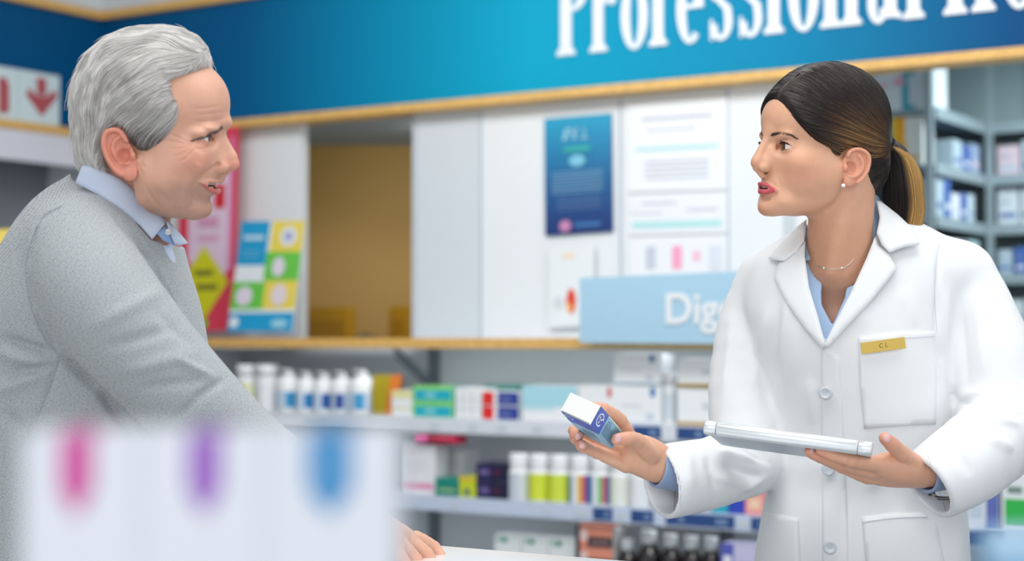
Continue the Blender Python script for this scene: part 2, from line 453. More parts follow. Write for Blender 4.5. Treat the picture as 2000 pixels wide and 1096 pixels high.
    # counter between the two people
    CT = mat('counter_white', (238, 242, 246), .25, coat=.3)
    a = np.array([-.108, 2.64]); ang = WROT
    cu = WU[:2]; cn = WN[:2]; p0 = np.array([0.0, 2.585])
    s0_, s1_ = -.9, 3.2; zc = .925
    def cpt(s, d, z): q = p0 + cu * s + cn * d; return (q[0], q[1], z)
    m = MB()
    for (s0, s1, d0, d1, z0, z1, mt) in ((s0_, s1_, -.42, 0, zc - .035, zc, CT), (s0_ + .03, s1_ - .03, -.38, -.04, 0, zc - .035, WHITE)):
        t = MB(); t.box(s0, s1, d0, d1, z0, z1, mt, .003); m.add([cpt(*v) for v in t.v], t.f, mt)
    tag(m.build('counter'), 'white shop counter under the hand of the man in the grey sweater', 'counter')

    # ---- fascia lettering, built glyph by glyph
    def glyphs(text):
        """heavy condensed serif letters; unit = x height 1, cap height 1.42; returns polygons, width"""
        def box(x0, x1, y0, y1): return [(x0, y0), (x1, y0), (x1, y1), (x0, y1)]
        def serif(x, w, y, up): return [(x - .09, y), (x + w + .09, y), (x + w + .09, y + up * .05), (x + w, y + up * .13), (x, y + up * .13), (x - .09, y + up * .05)]
        def arc(cx, cy, rx, ry, tx, ty, a0, a1, n=22):
            o = [(cx + rx * math.cos(a), cy + ry * math.sin(a)) for a in np.linspace(a0, a1, n)]
            i = [(cx + (rx - tx) * math.cos(a), cy + (ry - ty) * math.sin(a)) for a in np.linspace(a1, a0, n)]
            return o + i
        S = .235; out = []; x = 0
        for ch in text:
            g = []; w = 0
            if ch == 'P': g = [box(0, S + .03, 0, 1.42), serif(0, S + .03, 0, 1), serif(0, .2, 1.42, -1), arc(.32, 1.05, .36, .37, .24, .07, -PI / 2, PI / 2), box(.2, .34, 1.35, 1.42), box(.2, .34, .68, .75)]; w = .70
            if ch == 'r': g = [box(0, S, 0, 1), serif(0, S, 0, 1), [(-.09, 1), (S, 1), (S, .9), (0, .87), (-.09, .95)], arc(.40, .68, .17, .33, .07, .14, PI * .15, PI * .95), arc(.44, .8, .10, .10, .1, .1, 0, 2 * PI)]; w = .56
            if ch in 'o': g = [arc(.31, .5, .31, .52, .205, .07, 0, 2 * PI, 40)]; w = .64
            if ch == 'f': g = [box(0, S, 0, 1.18), serif(0, S, 0, 1), box(-.09, .42, .93, 1.0), arc(.27, 1.16, .27, .28, .2, .08, PI * .2, PI), arc(.42, 1.28, .09, .09, .09, .09, 0, 2 * PI)]; w = .44
            if ch == 'e': g = [arc(.30, .5, .30, .52, .205, .07, PI * .0, PI * 1.72, 40), box(.12, .60, .50, .57)]; w = .62
            if ch == 's': g = [arc(.26, .76, .24, .26, .15, .07, PI * .1, PI * 1.25), arc(.26, .26, .25, .28, .16, .07, -PI * .95, PI * .25), [(.03, .68), (.16, .56), (.5, .30), (.48, .46), (.30, .58), (.12, .80)], box(.43, .48, .72, 1.0), box(.03, .08, -.01, .3)]; w = .54
            if ch == 'i': g = [box(0, S, 0, 1), serif(0, S, 0, 1), box(-.09, .05, .93, 1), arc(S / 2, 1.24, .14, .14, .14, .14, 0, 2 * PI)]; w = .33
            if ch == 'n': g = [box(0, S, 0, 1), serif(0, S, 0, 1), box(-.09, .05, .93, 1), arc(.40, .68, .255, .34, .235, .1, 0, PI * .9), box(.42, .655, 0, .68), serif(.42, .235, 0, 1)]; w = .76
            if ch == 'a': g = [box(.33, .565, .05, .72), arc(.30, .70, .265, .32, .235, .08, 0, PI * .85), arc(.12, .76, .11, .11, .11, .11, 0, 2 * PI), arc(.21, .27, .21, .29, .17, .07, PI * .3, PI * 1.9), [(.33, .6), (.33, .5), (.2, .46), (.2, .55)], [(.5, .05), (.66, .02), (.66, .09), (.56, .16)]]; w = .68
            if ch == 'l': g = [box(0, S, 0, 1.42), serif(0, S, 0, 1), box(-.09, .05, 1.35, 1.42)]; w = .33
            if ch == 'H': g = [box(0, S + .03, 0, 1.42), box(.52, .52 + S + .03, 0, 1.42), serif(0, S + .03, 0, 1), serif(.52, S + .03, 0, 1), serif(0, S + .03, 1.42, -1), serif(.52, S + .03, 1.42, -1), box(.2, .6, .66, .76)]; w = .90
            if ch == ' ': w = .24
            for q in g: out.append([(x + a, b) for a, b in q])
            x += w + .10
        return out, x
    polys, gw = glyphs('Professional He')
    sa = wall_sz(1096, 100, -.06)[0]; sb = wall_sz(1940, 40, -.06)[0]
    zb = wall_sz(1110, 108, -.062)[1]
    pl = glyphs('Professional ')[1]; pH = pl + .82
    sc = (sb - sa) / pH
    HS = .135 / 1.0 * 1.0
    LET = mat('letter_white', (226, 230, 234), .4)
    m = MB()
    zsc = sc * 1.36
    for k_, q in enumerate(polys):
        q = [(sa + a * sc, zb + b * zsc) for a, b in q if True]
        if max(b for a, b in q) > zT - .004: q = [(a, min(b, zT - .004)) for a, b in q]
        tri = geometry.tessellate_polygon([[Vector((a, b, 0)) for a, b in q]])
        f = [W(a, -.066 - .00012 * (k_ % 7), b) for a, b in q]; k = [W(a, -.060, b) for a, b in q]; n = len(q)
        fs = [tuple(t) for t in tri] + [(i, (i + 1) % n, n + (i + 1) % n, n + i) for i in range(n)]
        m.add(f + k, fs, LET)
    tag(m.build('sign_lettering'), 'large white serif letters on the blue fascia above the panels', 'sign lettering')
# ================================================================== goods on the shelves
def pm(rgb): return mat('print_%d_%d_%d' % tuple(rgb), rgb, .42)
ZR = (1.003, .765, .52)
ROWN = ('top shelf', 'second shelf', 'lowest shelf')
def span(u0, u1, vt, d, z0):
    um = (u0 + u1) / 2
    return wall_sz(u0, 800, d)[0], wall_sz(u1, 800, d)[0], wall_sz(um, vt, d)[1]
def rect(mb, x0, x1, y, z0, z1, m, lift=.0004):
    mb.add([(x0, y - lift, z0), (x1, y - lift, z0), (x1, y - lift, z1), (x0, y - lift, z1)], [(0, 1, 2, 3)], m)
def carton(label, u0, u1, vt, z0, base=(228, 230, 233), marks=(), d=-.325, depth=.09, group=None, name='medicine_box', side=None, rz=0.0, at=None, h=None, w=None, cat='box'):
    """a folded carton; marks = (x0,x1,y0,y1,rgb) on its front in unit coordinates"""
    if at is None:
        s0, s1, zt = span(u0, u1, vt, d, z0); w = s1 - s0; h = zt - z0; loc = W((s0 + s1) / 2, d + depth / 2, z0)
    else: loc = at
    m = MB(); hw = w / 2; m.box(-hw, hw, -depth / 2, depth / 2, 0, h, pm(base), .0012)
    for k, (a, b, c, e, rgb) in enumerate(marks):
        rect(m, -hw + a * w, -hw + b * w, -depth / 2, c * h, e * h, pm(rgb), .0004 + .0002 * k)
    m.add([(-hw + .01, -depth / 2 - .0003, h * .985), (hw - .01, -depth / 2 - .0003, h * .985), (hw - .01, -depth / 2 - .0003, h * .978), (-hw + .01, -depth / 2 - .0003, h * .978)], [(3, 2, 1, 0)], pm((188, 192, 196)))
    if side:
        m.add([(hw + .0004, -depth / 2, 0), (hw + .0004, depth / 2, 0), (hw + .0004, depth / 2, h), (hw + .0004, -depth / 2, h)], [(0, 1, 2, 3)], pm(side))
        m.add([(-hw - .0004, -depth / 2, 0), (-hw - .0004, depth / 2, 0), (-hw - .0004, depth / 2, h), (-hw - .0004, -depth / 2, h)], [(3, 2, 1, 0)], pm(side))
    o = m.build(name, None, loc, WROT + rz); tag(o, label, cat, group); return o

def bottle(label, u0, u1, vt, z0, kind='pump', body=(232, 235, 238), lab=None, cap=None, d=-.29, group=None, marks=()):
    s0, s1, zt = span(u0, u1, vt, d, z0); r = (s1 - s0) / 2; h = zt - z0; loc = W((s0 + s1) / 2, d, z0)
    e = empty('bottle', loc, WROT); tag(e, label, 'bottle', group)
    b = pm(body) if kind != 'dark' else mat('amber_dark', (26, 18, 20), .15, coat=.5)
    m = MB(); cm = pm(cap or (236, 238, 240))
    if kind == 'pump':
        m.lathe([(r * .9, 0), (r, .004), (r, h * .66), (r * .93, h * .76), (r * .62, h * .86), (r * .42, h * .89), (r * .42, h * .93)], b); m.build('body', e, (0, 0, 0))
        c = MB(); c.lathe([(r * .5, h * .9), (r * .5, h * .95), (r * .22, h * .955), (r * .2, h * 1.0)], cm, n=16); c.box(-r * .2, r * .2, -r * .95, r * .3, h * .985, h * 1.02, cm, .001); c.build('pump', e, (0, 0, 0))
        la, lb = .14, .5
    elif kind == 'dark':
        m.lathe([(r * .95, 0), (r, .003), (r, h * .6), (r * .9, h * .68), (r * .5, h * .76), (r * .48, h * .8)], b); m.build('body', e, (0, 0, 0))
        c = MB(); c.lathe([(r * .62, h * .8), (r * .64, h * .81), (r * .64, h * .98), (r * .6, h)], cm, n=24); c.build('cap', e, (0, 0, 0))
        la, lb = .08, .46
    elif kind == 'jar':
        m.lathe([(r * .95, 0), (r, .003), (r, h * .62), (r * .92, h * .66), (r * .8, h * .67)], b); m.build('body', e, (0, 0, 0))
        c = MB(); c.lathe([(r * .86, h * .66), (r * .88, h * .67), (r * .88, h * .97), (r * .84, h)], cm, n=28); c.build('cap', e, (0, 0, 0))
        la, lb = .04, .6
    else:
        m.lathe([(r * .95, 0), (r, .003), (r, h * .7), (r * .97, h * .74)], b); m.build('body', e, (0, 0, 0))
        c = MB(); c.lathe([(r * .95, h * .74), (r * .95, h * .98), (r * .9, h)], cm, n=24); c.build('cap', e, (0, 0, 0))
        la, lb = .1, .6
    if lab:
        n = 14; vs = []; fs = []; ms = []
        t = MB()
        for k in range(n):
            a0 = -PI * .95 + PI * .9 * k / n; a1 = -PI * .95 + PI * .9 * (k + 1) / n
            col = lab
            for (x0, x1, rgb) in marks:
                if x0 <= (k + .5) / n < x1: col = rgb
            rr = r + .0005
            t.add([(rr * math.cos(a0), rr * math.sin(a0), h * la), (rr * math.cos(a1), rr * math.sin(a1), h * la), (rr * math.cos(a1), rr * math.sin(a1), h * lb), (rr * math.cos(a0), rr * math.sin(a0), h * lb)], [(0, 1, 2, 3)], pm(col), True)
        t.build('label_wrap', e, (0, 0, 0))
    return e

if 'goods' in BUILD:
    z1, z2, z3 = ZR; W0 = (232, 235, 238)
    # --- top shelf
    carton('tall pale grey box at the left end of the top shelf, by the grey sweater', 402, 432, 690, z1, (190, 194, 200), [(.1, .9, .3, .8, (176, 182, 192))], d=-.20)
    carton('narrow grey and maroon box behind the small white bottle, top shelf', 438, 462, 712, z1, (120, 125, 134), [(.1, .9, .35, .7, (150, 84, 104))], d=-.10)
    bottle('small white bottle half hidden by the grey sleeve, top shelf', 440, 468, 740, z1, 'round', W0, d=-.27)
    bottle('white bottle with a yellow-green patch on its lower half', 466, 500, 712, z1, 'round', W0, (224, 230, 190), marks=((.35, .7, (212, 212, 120)),))
    bottle('plain tall white bottle left of the blue-labelled pump bottles', 505, 541, 712, z1, 'round', W0, (228, 230, 234))
    names = ['leftmost, its label pale with a blue rim', 'second from the left, wide blue label edge', 'third, middle one of the row', 'fourth, second from the right', 'rightmost, beside the yellow-orange pouch']
    for i, (a, b, t) in enumerate(((546, 583, 722), (583, 617, 727), (617, 651, 728), (651, 686, 727), (687, 729, 724))):
        blues = ((40, 140, 190), (20, 122, 186), (28, 82, 160), (40, 70, 150), (60, 150, 200))
        bottle('white pump bottle with a blue label, ' + names[i], a, b, t, z1, 'pump', W0, (196, 214, 232), group='white pump bottles on the top shelf', marks=((0, .18, blues[i]), (.62, 1.0, blues[i]) if i < 3 else (.5, .8, blues[i])))
    # gusseted pouch
    s0, s1, zt = span(726, 782, 732, -.30, z1); w = s1 - s0; h = zt - z1
    m = MB(); vs = []
    for k, (z, hw, dy) in enumerate(((0, .34, .025), (.3 * h, .40, .022), (.7 * h, .47, .012), (h, .5, .002))):
        vs += [(-hw * w, -dy, z), (hw * w * .3, -dy - .004, z), (hw * w, -dy, z), (hw * w, dy, z), (-hw * w, dy, z)]
    fs = [[], [], []]
    for i in range(3):
        for k in range(5):
            f = (i * 5 + k, i * 5 + (k + 1) % 5, (i + 1) * 5 + (k + 1) % 5, (i + 1) * 5 + k); fs[0 if k == 0 else (1 if k == 1 else 2)].append(f)
    m.add(vs, fs[0] + [(4, 3, 2, 1, 0), (15, 16, 17, 18, 19)], pm((168, 150, 26))); m.add(vs, fs[1], pm((206, 112, 36))); m.add(vs, fs[2], pm((120, 76, 50)))
    tag(m.build('pouch', None, W((s0 + s1) / 2, -.29, z1), WROT), 'olive and orange pouch flaring at the top, right of the pump bottles', 'pouch')
    carton('small white box with a pale yellow lid band', 765, 805, 763, z1, W0, [(0, 1, .72, 1, (226, 222, 160)), (0, 1, .28, .36, (222, 220, 170))])
    G, T = (130, 214, 120), (30, 172, 196)
    for k in range(2):
        s0, s1, zt = span(806, 886, 754, -.325, z1); hh = (zt - z1) / 2
        carton(('lower' if k == 0 else 'upper') + ' one of two stacked green and turquoise boxes', 0, 0, 0, 0, G, [(.06, .94, .12, .75, T), (.3, .55, .3, .6, (130, 204, 210))], at=W((s0 + s1) / 2, -.28, z1 + k * hh), w=s1 - s0, h=hh - .001, depth=.09, group='two stacked turquoise boxes', side=(40, 130, 190))
    for k, (a, b) in enumerate(((889, 903), (905, 920), (922, 939))):
        carton('thin white box standing on edge, %s of three between turquoise and red boxes' % ('left', 'middle', 'right')[k], a, b, 757 + k, z1, W0, [(.2, .8, .3, .34, (186, 206, 204)), (.2, .8, .6, .64, (186, 206, 204))], group='thin white boxes on the top shelf')
    for k in range(2):
        s0, s1, zt = span(943, 1013, 764, -.325, z1); hh = (zt - z1) / 2
        carton(('lower' if k == 0 else 'upper') + ' red and navy box of the stacked pair', 0, 0, 0, 0, (226, 228, 232), [(0, .30, .04, .96, (232, 44, 40)), (.12, .2, .2, .8, (200, 30, 30)), (.42, 1, .06, .94, (36, 60, 148)), (.5, .8, .4, .5, (150, 160, 200))], at=W((s0 + s1) / 2, -.28, z1 + k * hh), w=s1 - s0, h=hh - .001, depth=.09, group='stacked red and navy boxes')
    carton('flat green box lying behind the red and navy pair', 946, 1010, 752, z1, (70, 150, 140), d=-.21, depth=.08)
    carton('wide pale cyan and white box in the middle of the top shelf', 1020, 1126, 754, z1, W0, [(0, 1, .42, 1, (166, 214, 228)), (0, .6, .3, .42, (196, 224, 232))])
    carton('white box with a small red mark beside the raised blue box', 1130, 1199, 753, z1, W0, [(.82, .93, .70, .95, (206, 60, 66)), (.3, .5, .2, .4, (206, 214, 220))])
    for k, (a, b, t) in enumerate(((1197, 1291, 752), (1199, 1289, 691))):
        s0, s1, zt = span(a, b, t, -.325, z1); zb = z1 if k == 0 else span(0, 1, 751, -.325, z1)[2] + .0; zb = z1 if k == 0 else wall_sz(1244, 751, -.325)[1]
        carton(('lower' if k == 0 else 'upper') + ' of two white boxes with a blue drop mark', 0, 0, 0, 0, W0, [(.78, .88, .72, .95, (28, 108, 178)), (.2, .6, .45, .5, (206, 212, 220)), (.7, .85, .12, .3, (196, 208, 222)), (0, 1, 0, .05, (170, 196, 216))], at=W((s0 + s1) / 2, -.28, zb + k * .001), w=s1 - s0, h=zt - zb - .001, depth=.09, group='white boxes with a blue drop mark', side=(214, 218, 222))
    bottle('white bottle between the blue-drop boxes and the gold-striped boxes', 1297, 1322, 727, z1, 'round', W0, (205, 214, 222))
    for k, (t, bt) in enumerate(((759, 0), (701, 756))):
        s0, s1, zt = span(1323, 1420, t, -.325, z1); zb = z1 if k == 0 else wall_sz(1371, 757, -.325)[1]
        carton(('lower' if k == 0 else 'upper') + ' of two white boxes with a gold base stripe', 0, 0, 0, 0, W0, [(0, 1, 0, .12, (176, 138, 28)), (.5, .85, .45, .62, (205, 211, 216))], at=W((s0 + s1) / 2, -.28, zb + k * .001), w=s1 - s0, h=zt - zb - .001, depth=.09, group='gold-striped white boxes')
    carton('white box with a green corner in the gap beside the near sleeve', 1850, 1930, 745, z1, W0, [(.06, .30, .05, .35, (50, 160, 60)), (.1, .9, .5, .54, (205, 210, 214))])
    # --- second shelf
    carton('large white box at the left of the second shelf, pink stripe near its base', 782, 850, 868, z2, (230, 230, 234), [(0, .95, .10, .22, (226, 150, 184)), (.1, .8, .5, .53, (214, 214, 222)), (.1, .8, .62, .65, (214, 214, 222))], d=-.30, depth=.07)
    s0, s1, _ = span(818, 892, 850, -.28, z2)
    zc_ = wall_sz(840, 868, -.30)[1]
    carton('pink and crimson carton lying on top of the large white box', 0, 0, 0, 0, (176, 34, 70), [(0, .35, 0, 1, (224, 110, 170)), (.35, .6, .0, 1, (160, 30, 60))], at=W((s0 + s1) / 2, -.265, zc_ + .001), w=s1 - s0, h=.026, depth=.08)
    carton('white box with grey print behind the green box, second shelf', 852, 905, 880, z2, (214, 218, 220), [(.1, .9, .6, .64, (180, 190, 190)), (.1, .9, .72, .76, (180, 190, 190))], d=-.20)
    carton('green box with a cream line of print, second shelf', 850, 896, 934, z2, (20, 134, 120), [(.15, .85, .3, .42, (170, 196, 130)), (0, 1, .93, 1, (60, 160, 150))])
    carton('small lime and yellow box beside the green box', 897, 929, 931, z2, (196, 208, 40), [(.3, .65, .15, .42, (60, 96, 120)), (0, 1, .8, .95, (222, 180, 60))], cat='box')
    for k in range(4):
        s0, s1, zt = span(930, 994, 905, -.325, z2); hh = (zt - z2) / 2; ww = (s1 - s0) / 2
        carton('navy box of the dark block, %s %s' % (('lower', 'upper')[k // 2], ('left with pale print', 'right with a dark red dot')[k % 2]), 0, 0, 0, 0, (34, 28, 78) if k % 2 == 0 else (24, 24, 58), [(.2, .8, .35, .65, (110, 96, 150))] if k % 2 == 0 else [(.1, .4, .35, .65, (90, 24, 60))], at=W(s0 + ww * (k % 2 + .5), -.28, z2 + (k // 2) * hh), w=ww - .001, h=hh - .001, depth=.09, group='dark navy boxes on the second shelf')
    jars = [(996, 1034, (214, 220, 228), ((.3, .7, (196, 204, 214)),), 'plain pale label, leftmost of the row'), (1036, 1073, (208, 220, 62), (), 'lime label, the left one'), (1075, 1113, (206, 222, 70), (), 'lime label, the right one'),
            (1115, 1153, (66, 130, 190), ((.35, .6, (226, 230, 232)), (.6, .75, (220, 180, 70)), (.75, .85, (200, 80, 110))), 'blue picture label, the left one'), (1155, 1192, (66, 130, 190), ((.35, .6, (226, 230, 232)), (.6, .75, (110, 190, 120)), (.75, .85, (200, 80, 110))), 'blue picture label, the right one'),
            (1194, 1230, (224, 230, 220), ((.1, .3, (196, 216, 160)),), 'white label with faint green'), (1232, 1268, (226, 228, 232), (), 'white label, just left of the hanging cuff')]
    for k, (a, b, lab, mk, nm) in enumerate(jars):
        bottle('white capped jar with a ' + nm, a, b, 886 + k, z2, 'jar', W0, lab, W0, d=-.295, group='white capped jars on the second shelf', marks=mk)
    carton('turquoise box peeking out under the raised sleeve', 1388, 1420, 945, z2, (40, 170, 190))
    carton('royal blue box under the raised sleeve', 1421, 1453, 948, z2, (44, 70, 180))
    carton('pink box with a peach oval beside the coat', 1454, 1492, 945, z2, (236, 150, 160), [(.15, .85, .15, .6, (240, 190, 160)), (.3, .7, .3, .45, (250, 220, 200))])
    carton('white box with a violet panel at the right end of the second shelf', 1886, 1948, 925, z2, (214, 222, 232), [(.62, 1, .0, .95, (92, 108, 176)), (.1, .5, .2, .7, (190, 204, 220))])
    carton('white box with a bright green panel, at the right edge of the second shelf', 1955, 2012, 905, z2, (222, 228, 232), [(.1, .9, .08, .48, (48, 178, 80)), (.2, .7, .56, .66, (120, 140, 130))])
    carton('blue-topped box behind the sleeve, right end of the second shelf', 1905, 1950, 905, z2, (50, 70, 140), d=-.2)
    # --- lowest shelf
    for k in range(3):
        a = 966 + 53 * k
        carton('white box with a green leaf mark, %s of three on the lowest shelf' % ('left', 'middle', 'right')[k], a, a + 51, 1045 + 4 * k, z3, (226, 231, 232), [(.28, .48, .84, .95, (30, 140, 110)), (.12, .22, .84, .95, (120, 180, 160))], d=-.30, group='white boxes with a green leaf mark')
    for k in range(3):
        s0, s1, zt = span(1124, 1196, 1018, -.325, z3); hh = (zt - z3) / 3.2
        carton('orange and black box, %s of the stack' % ('bottom', 'middle', 'top')[k], 0, 0, 0, 0, (222, 142, 118), [(.32, 1, .02, .5, (52, 44, 50)), (.1, .32, .3, .8, (226, 200, 196)), (.42, .9, .18, .3, (150, 120, 120)), (0, .12, 0, 1, (60, 50, 60))], at=W((s0 + s1) / 2, -.28, z3 + k * hh), w=s1 - s0, h=hh - .001, depth=.09, group='stacked orange and black boxes', side=(190, 190, 190))
    for k, (a, b, t) in enumerate(((1208, 1243, 1053), (1246, 1289, 1036), (1290, 1329, 1043), (1330, 1369, 1047), (1370, 1407, 1049))):
        bottle('dark bottle with a grey cap, ' + ('shorter one at the left end', 'tallest of the row', 'in the middle of the row', 'second from the violet box', 'next to the violet box')[k], a, b, t, z3, 'dark', (30, 26, 30), (216, 222, 226), (196, 202, 206), d=-.29, group='dark bottles on the lowest shelf')
    carton('violet and white box beside the coat, lowest shelf', 1406, 1478, 1063, z3, (196, 196, 226), [(0, .36, 0, 1, (84, 92, 182)), (.08, .3, .5, .8, (226, 230, 236)), (.5, .85, .55, .7, (150, 152, 200))])

    # --- on and above the ledge
    def card(name, label, cat, corners, d, parts, thick=.004, lean=0.0):
        """a flat printed panel; corners u,v of top-left, top-right, bottom-right, bottom-left on the plane d"""
        P4 = [wall_sz(u, v, d) for u, v in corners]
        s0 = sum(p_[0] for p_ in P4) / 4; zb = min(p_[1] for p_ in P4); m = MB()
        def uv(a, b, off):
            tl, tr, br, bl = P4
            s = (tl[0] * (1 - a) + tr[0] * a) * b + (bl[0] * (1 - a) + br[0] * a) * (1 - b); z = (tl[1] * (1 - a) + tr[1] * a) * b + (bl[1] * (1 - a) + br[1] * a) * (1 - b)
            return (s - s0, off + lean * (z - zb), z - zb)
        f = [uv(0, 0, 0), uv(1, 0, 0), uv(1, 1, 0), uv(0, 1, 0)]; k = [(a, b + thick, c) for a, b, c in f]
        base = parts[0]
        m.add(f + k, [(0, 1, 2, 3), (7, 6, 5, 4), (0, 4, 5, 1), (1, 5, 6, 2), (2, 6, 7, 3), (3, 7, 4, 0)], pm(base))
        for i, (pts, rgb) in enumerate(parts[1:]):
            m.quad([uv(a, b, -.0006 - .0003 * i) for a, b in pts], pm(rgb))
        o = m.build(name, None, W(s0, d, zb), WROT); tag(o, label, cat); return o
    def R(a, b, c, e): return [(a, c), (b, c), (b, e), (a, e)]
    def dots(cx, cy, rx, ry, n=16): return [(cx + rx * math.cos(2 * PI * k / n), cy + ry * math.sin(2 * PI * k / n)) for k in range(n)]
    oct_ = [(.18, .36), (.18, .74), (.38, .92), (.72, .92), (.93, .74), (.93, .36), (.72, .2), (.38, .2)]
    card('poster', 'red poster with a white octagon and a yellow diamond behind the chin', 'poster', [(345, 252), (461, 246), (458, 646), (345, 648)], -.10,
         [(214, 60, 84), (oct_, (222, 196, 216)), (R(.86, .93, .3, .95), (224, 130, 176)), (R(.62, .80, .60, .72), (208, 38, 52)), ([(.06, .24), (.46, .42), (.88, .24), (.46, .05)], (206, 204, 28)), (R(.3, .62, .27, .30), (120, 120, 40)), (R(.34, .7, .20, .23), (120, 120, 40)), (R(.28, .54, .02, .055), (60, 214, 70)), (R(.35, .7, .44, .47), (214, 160, 190)), (R(.35, .7, .51, .56), (210, 150, 180))], lean=.02)
    B_, Y_, G_ = (30, 154, 204), (232, 210, 88), (104, 196, 74)
    card('leaflet_display', 'upright display card with blue, yellow and green squares, left of the hatch', 'display card', [(468, 432), (592, 431), (571, 647), (444, 648)], -.22,
         [(226, 231, 236), (R(0, .46, .60, 1), B_), (R(.5, 1, .72, 1), Y_), (R(.46, 1, .46, .72), G_), (R(0, .5, .2, .45), G_), (R(.5, 1, .2, .46), Y_), (R(0, 1, 0, .17), B_), (R(0, 1, .17, .20), (226, 231, 236)),
          (dots(.78, .86, .13, .09), (224, 226, 232)), (dots(.78, .86, .06, .04), (150, 160, 200)), (dots(.68, .585, .1, .09), (222, 214, 226)), (dots(.2, .32, .13, .09), (222, 214, 226)), (dots(.74, .33, .12, .1), (226, 214, 220)), (R(.08, .4, .83, .87), (190, 220, 236)), (R(.1, .36, .72, .73), (120, 190, 222)), (R(.1, .36, .68, .69), (120, 190, 222)), (dots(.1, .085, .07, .05), (226, 236, 240)), (dots(.8, .07, .13, .04), (150, 206, 226))], lean=.03)
    # blue poster: several printed bands
    lines = [(R(.12, .88, .52 - .028 * k, .528 - .028 * k), (130, 176, 210)) for k in range(7)] + [(R(.2, .85, .30 - .03 * k, .308 - .03 * k), (96, 130, 180)) for k in range(4)]
    bands = [(R(0, 1, 1 - (k + 1) / 12, 1 - k / 12), tuple(int(a + (b - a) * k / 11) for a, b in zip((26, 150, 190), (22, 52, 112)))) for k in range(12)]
    card('poster', 'deep blue poster with pale lines of print on the white panel', 'poster', [(1063, 232), (1194, 221), (1197, 452), (1066, 461)], -.008,
         [(20, 90, 150)] + bands + [([(.28, .80), (.31, .80), (.36, .90), (.33, .90)], (150, 200, 220)), ([(.36, .90), (.39, .90), (.34, .80), (.31, .80)], (150, 200, 220)), ([(.40, .90), (.43, .90), (.49, .80), (.46, .80)], (150, 200, 220)), ([(.43, .80), (.46, .80), (.52, .90), (.49, .90)], (150, 200, 220)), (R(.55, .66, .80, .815), (150, 200, 220)), (R(.6, .62, .80, .90), (150, 200, 220)), (R(.3, .7, .70, .74), (50, 170, 160)), (dots(.5, .62, .12, .05), (120, 190, 215))] + lines + [(dots(.32, .07, .09, .05), (190, 130, 170)), (R(.46, .85, .05, .09), (60, 110, 170))])
    grey = (192, 198, 212); teal = (176, 222, 222)
    card('notice', 'white notice with faint grey and pale teal lines, upper one right of the blue poster', 'notice', [(1226, 205), (1420, 190), (1420, 370), (1226, 376)], -.008,
         [(231, 233, 237), (R(.15, .85, .80, .84), grey), (R(.2, .7, .68, .70), grey), (R(.08, .92, .46, .50), teal), (R(.18, .82, .14, .16), grey), (R(.18, .82, .20, .22), grey), (R(.18, .82, .26, .28), grey), (R(.18, .82, .32, .34), grey)])
    card('notice', 'white notice with a pale teal headline, middle one right of the blue poster', 'notice', [(1226, 379), (1420, 373), (1420, 455), (1226, 460)], -.008,
         [(229, 231, 236), (R(.15, .5, .72, .78), grey), (R(.03, .35, .5, .54), grey), (R(.6, .9, .55, .6), grey), (R(.05, .95, .16, .32), teal)])
    card('notice', 'white notice with pink and grey blocks just above the pale blue header', 'notice', [(1228, 463), (1420, 458), (1420, 560), (1228, 562)], -.008,
         [(230, 232, 236), (R(.18, .28, .35, .8), grey), (R(.45, .55, .35, .8), (240, 160, 190)), (R(.66, .74, .5, .7), (236, 190, 206)), (R(.82, .95, .3, .8), (214, 218, 228))])
    card('leaflet', 'white leaflet with a red and orange fruit-like patch beside the pale blue header', 'leaflet', [(1072, 485), (1160, 480), (1160, 636), (1072, 640)], -.02,
         [(224, 229, 231), (dots(.5, .32, .11, .16), (216, 70, 50)), (dots(.46, .24, .06, .06), (236, 170, 90)), (dots(.22, .3, .12, .08), (206, 210, 212)), (R(.3, .6, .86, .92), (236, 214, 190))])
    hd = card('shelf_header', 'pale blue header sign with white sans letters above the product shelves', 'sign', [(1132, 543), (1560, 525), (1560, 673), (1132, 670)], -.40, [(164, 200, 222)], thick=.012)
    tx = text_obj('letters', 'Digestive', .118, mat('letter_white', (226, 230, 234), .4), 'LEFT', .001, .0028)
    sx, sz = wall_sz(1296, 606, -.405); tx.parent = hd; tx.rotation_euler = (PI / 2, 0, 0)
    hs, hz = hd.location, 0
    p_ = Vector(W(sx, -.4025, sz)) - hd.location; tx.location = Matrix.Rotation(-WROT, 3, 'Z') @ p_
    # ochre things in the next room
    for k, (a, b, t, c) in enumerate(((604, 690, 600, (190, 140, 20)), (765, 806, 598, (186, 138, 24)))):
        s0, z0_ = wall_sz(a, t, .42 + .2 * k); s1, _ = wall_sz(b, t, .42 + .2 * k)
        m = MB(); m.box(-(s1 - s0) / 2, (s1 - s0) / 2, -.02, .02, 0, z0_ - .80, pm(c), .01)
        m.box(-(s1 - s0) / 2 + .02, (s1 - s0) / 2 - .02, -.03, -.02, .05, z0_ - .85, pm((170, 122, 22)), .004)
        tag(m.build('chair_back', None, W((s0 + s1) / 2, .42 + .2 * k, .80), WROT), 'mustard yellow chair back seen through the hatch, the %s one' % ('left', 'right')[k], 'chair')
    m = MB(); m.lathe([(.02, 0), (.09, .01), (.10, .10), (.085, .2), (.05, .27), (.01, .29)], pm((120, 104, 80)), n=20)
    sx, _ = wall_sz(728, 600, .34); tag(m.build('table_lamp', None, W(sx, .30, .98), 0), 'blurred grey-brown rounded shape behind the ledge in the hatch', 'lamp shade')
    # exit sign board on the left wall
    s_c = wall_sz(195, 400, -.06)[0]
    def lw(u, v):
        r = CF + (u - 1000) / FPX * CR + (548 - v) / FPX * CU; t = (s_c + .004) / (r @ WU); p = C0 + r * t; return float(p @ WN) - WD, float(p[2])
    m = MB()
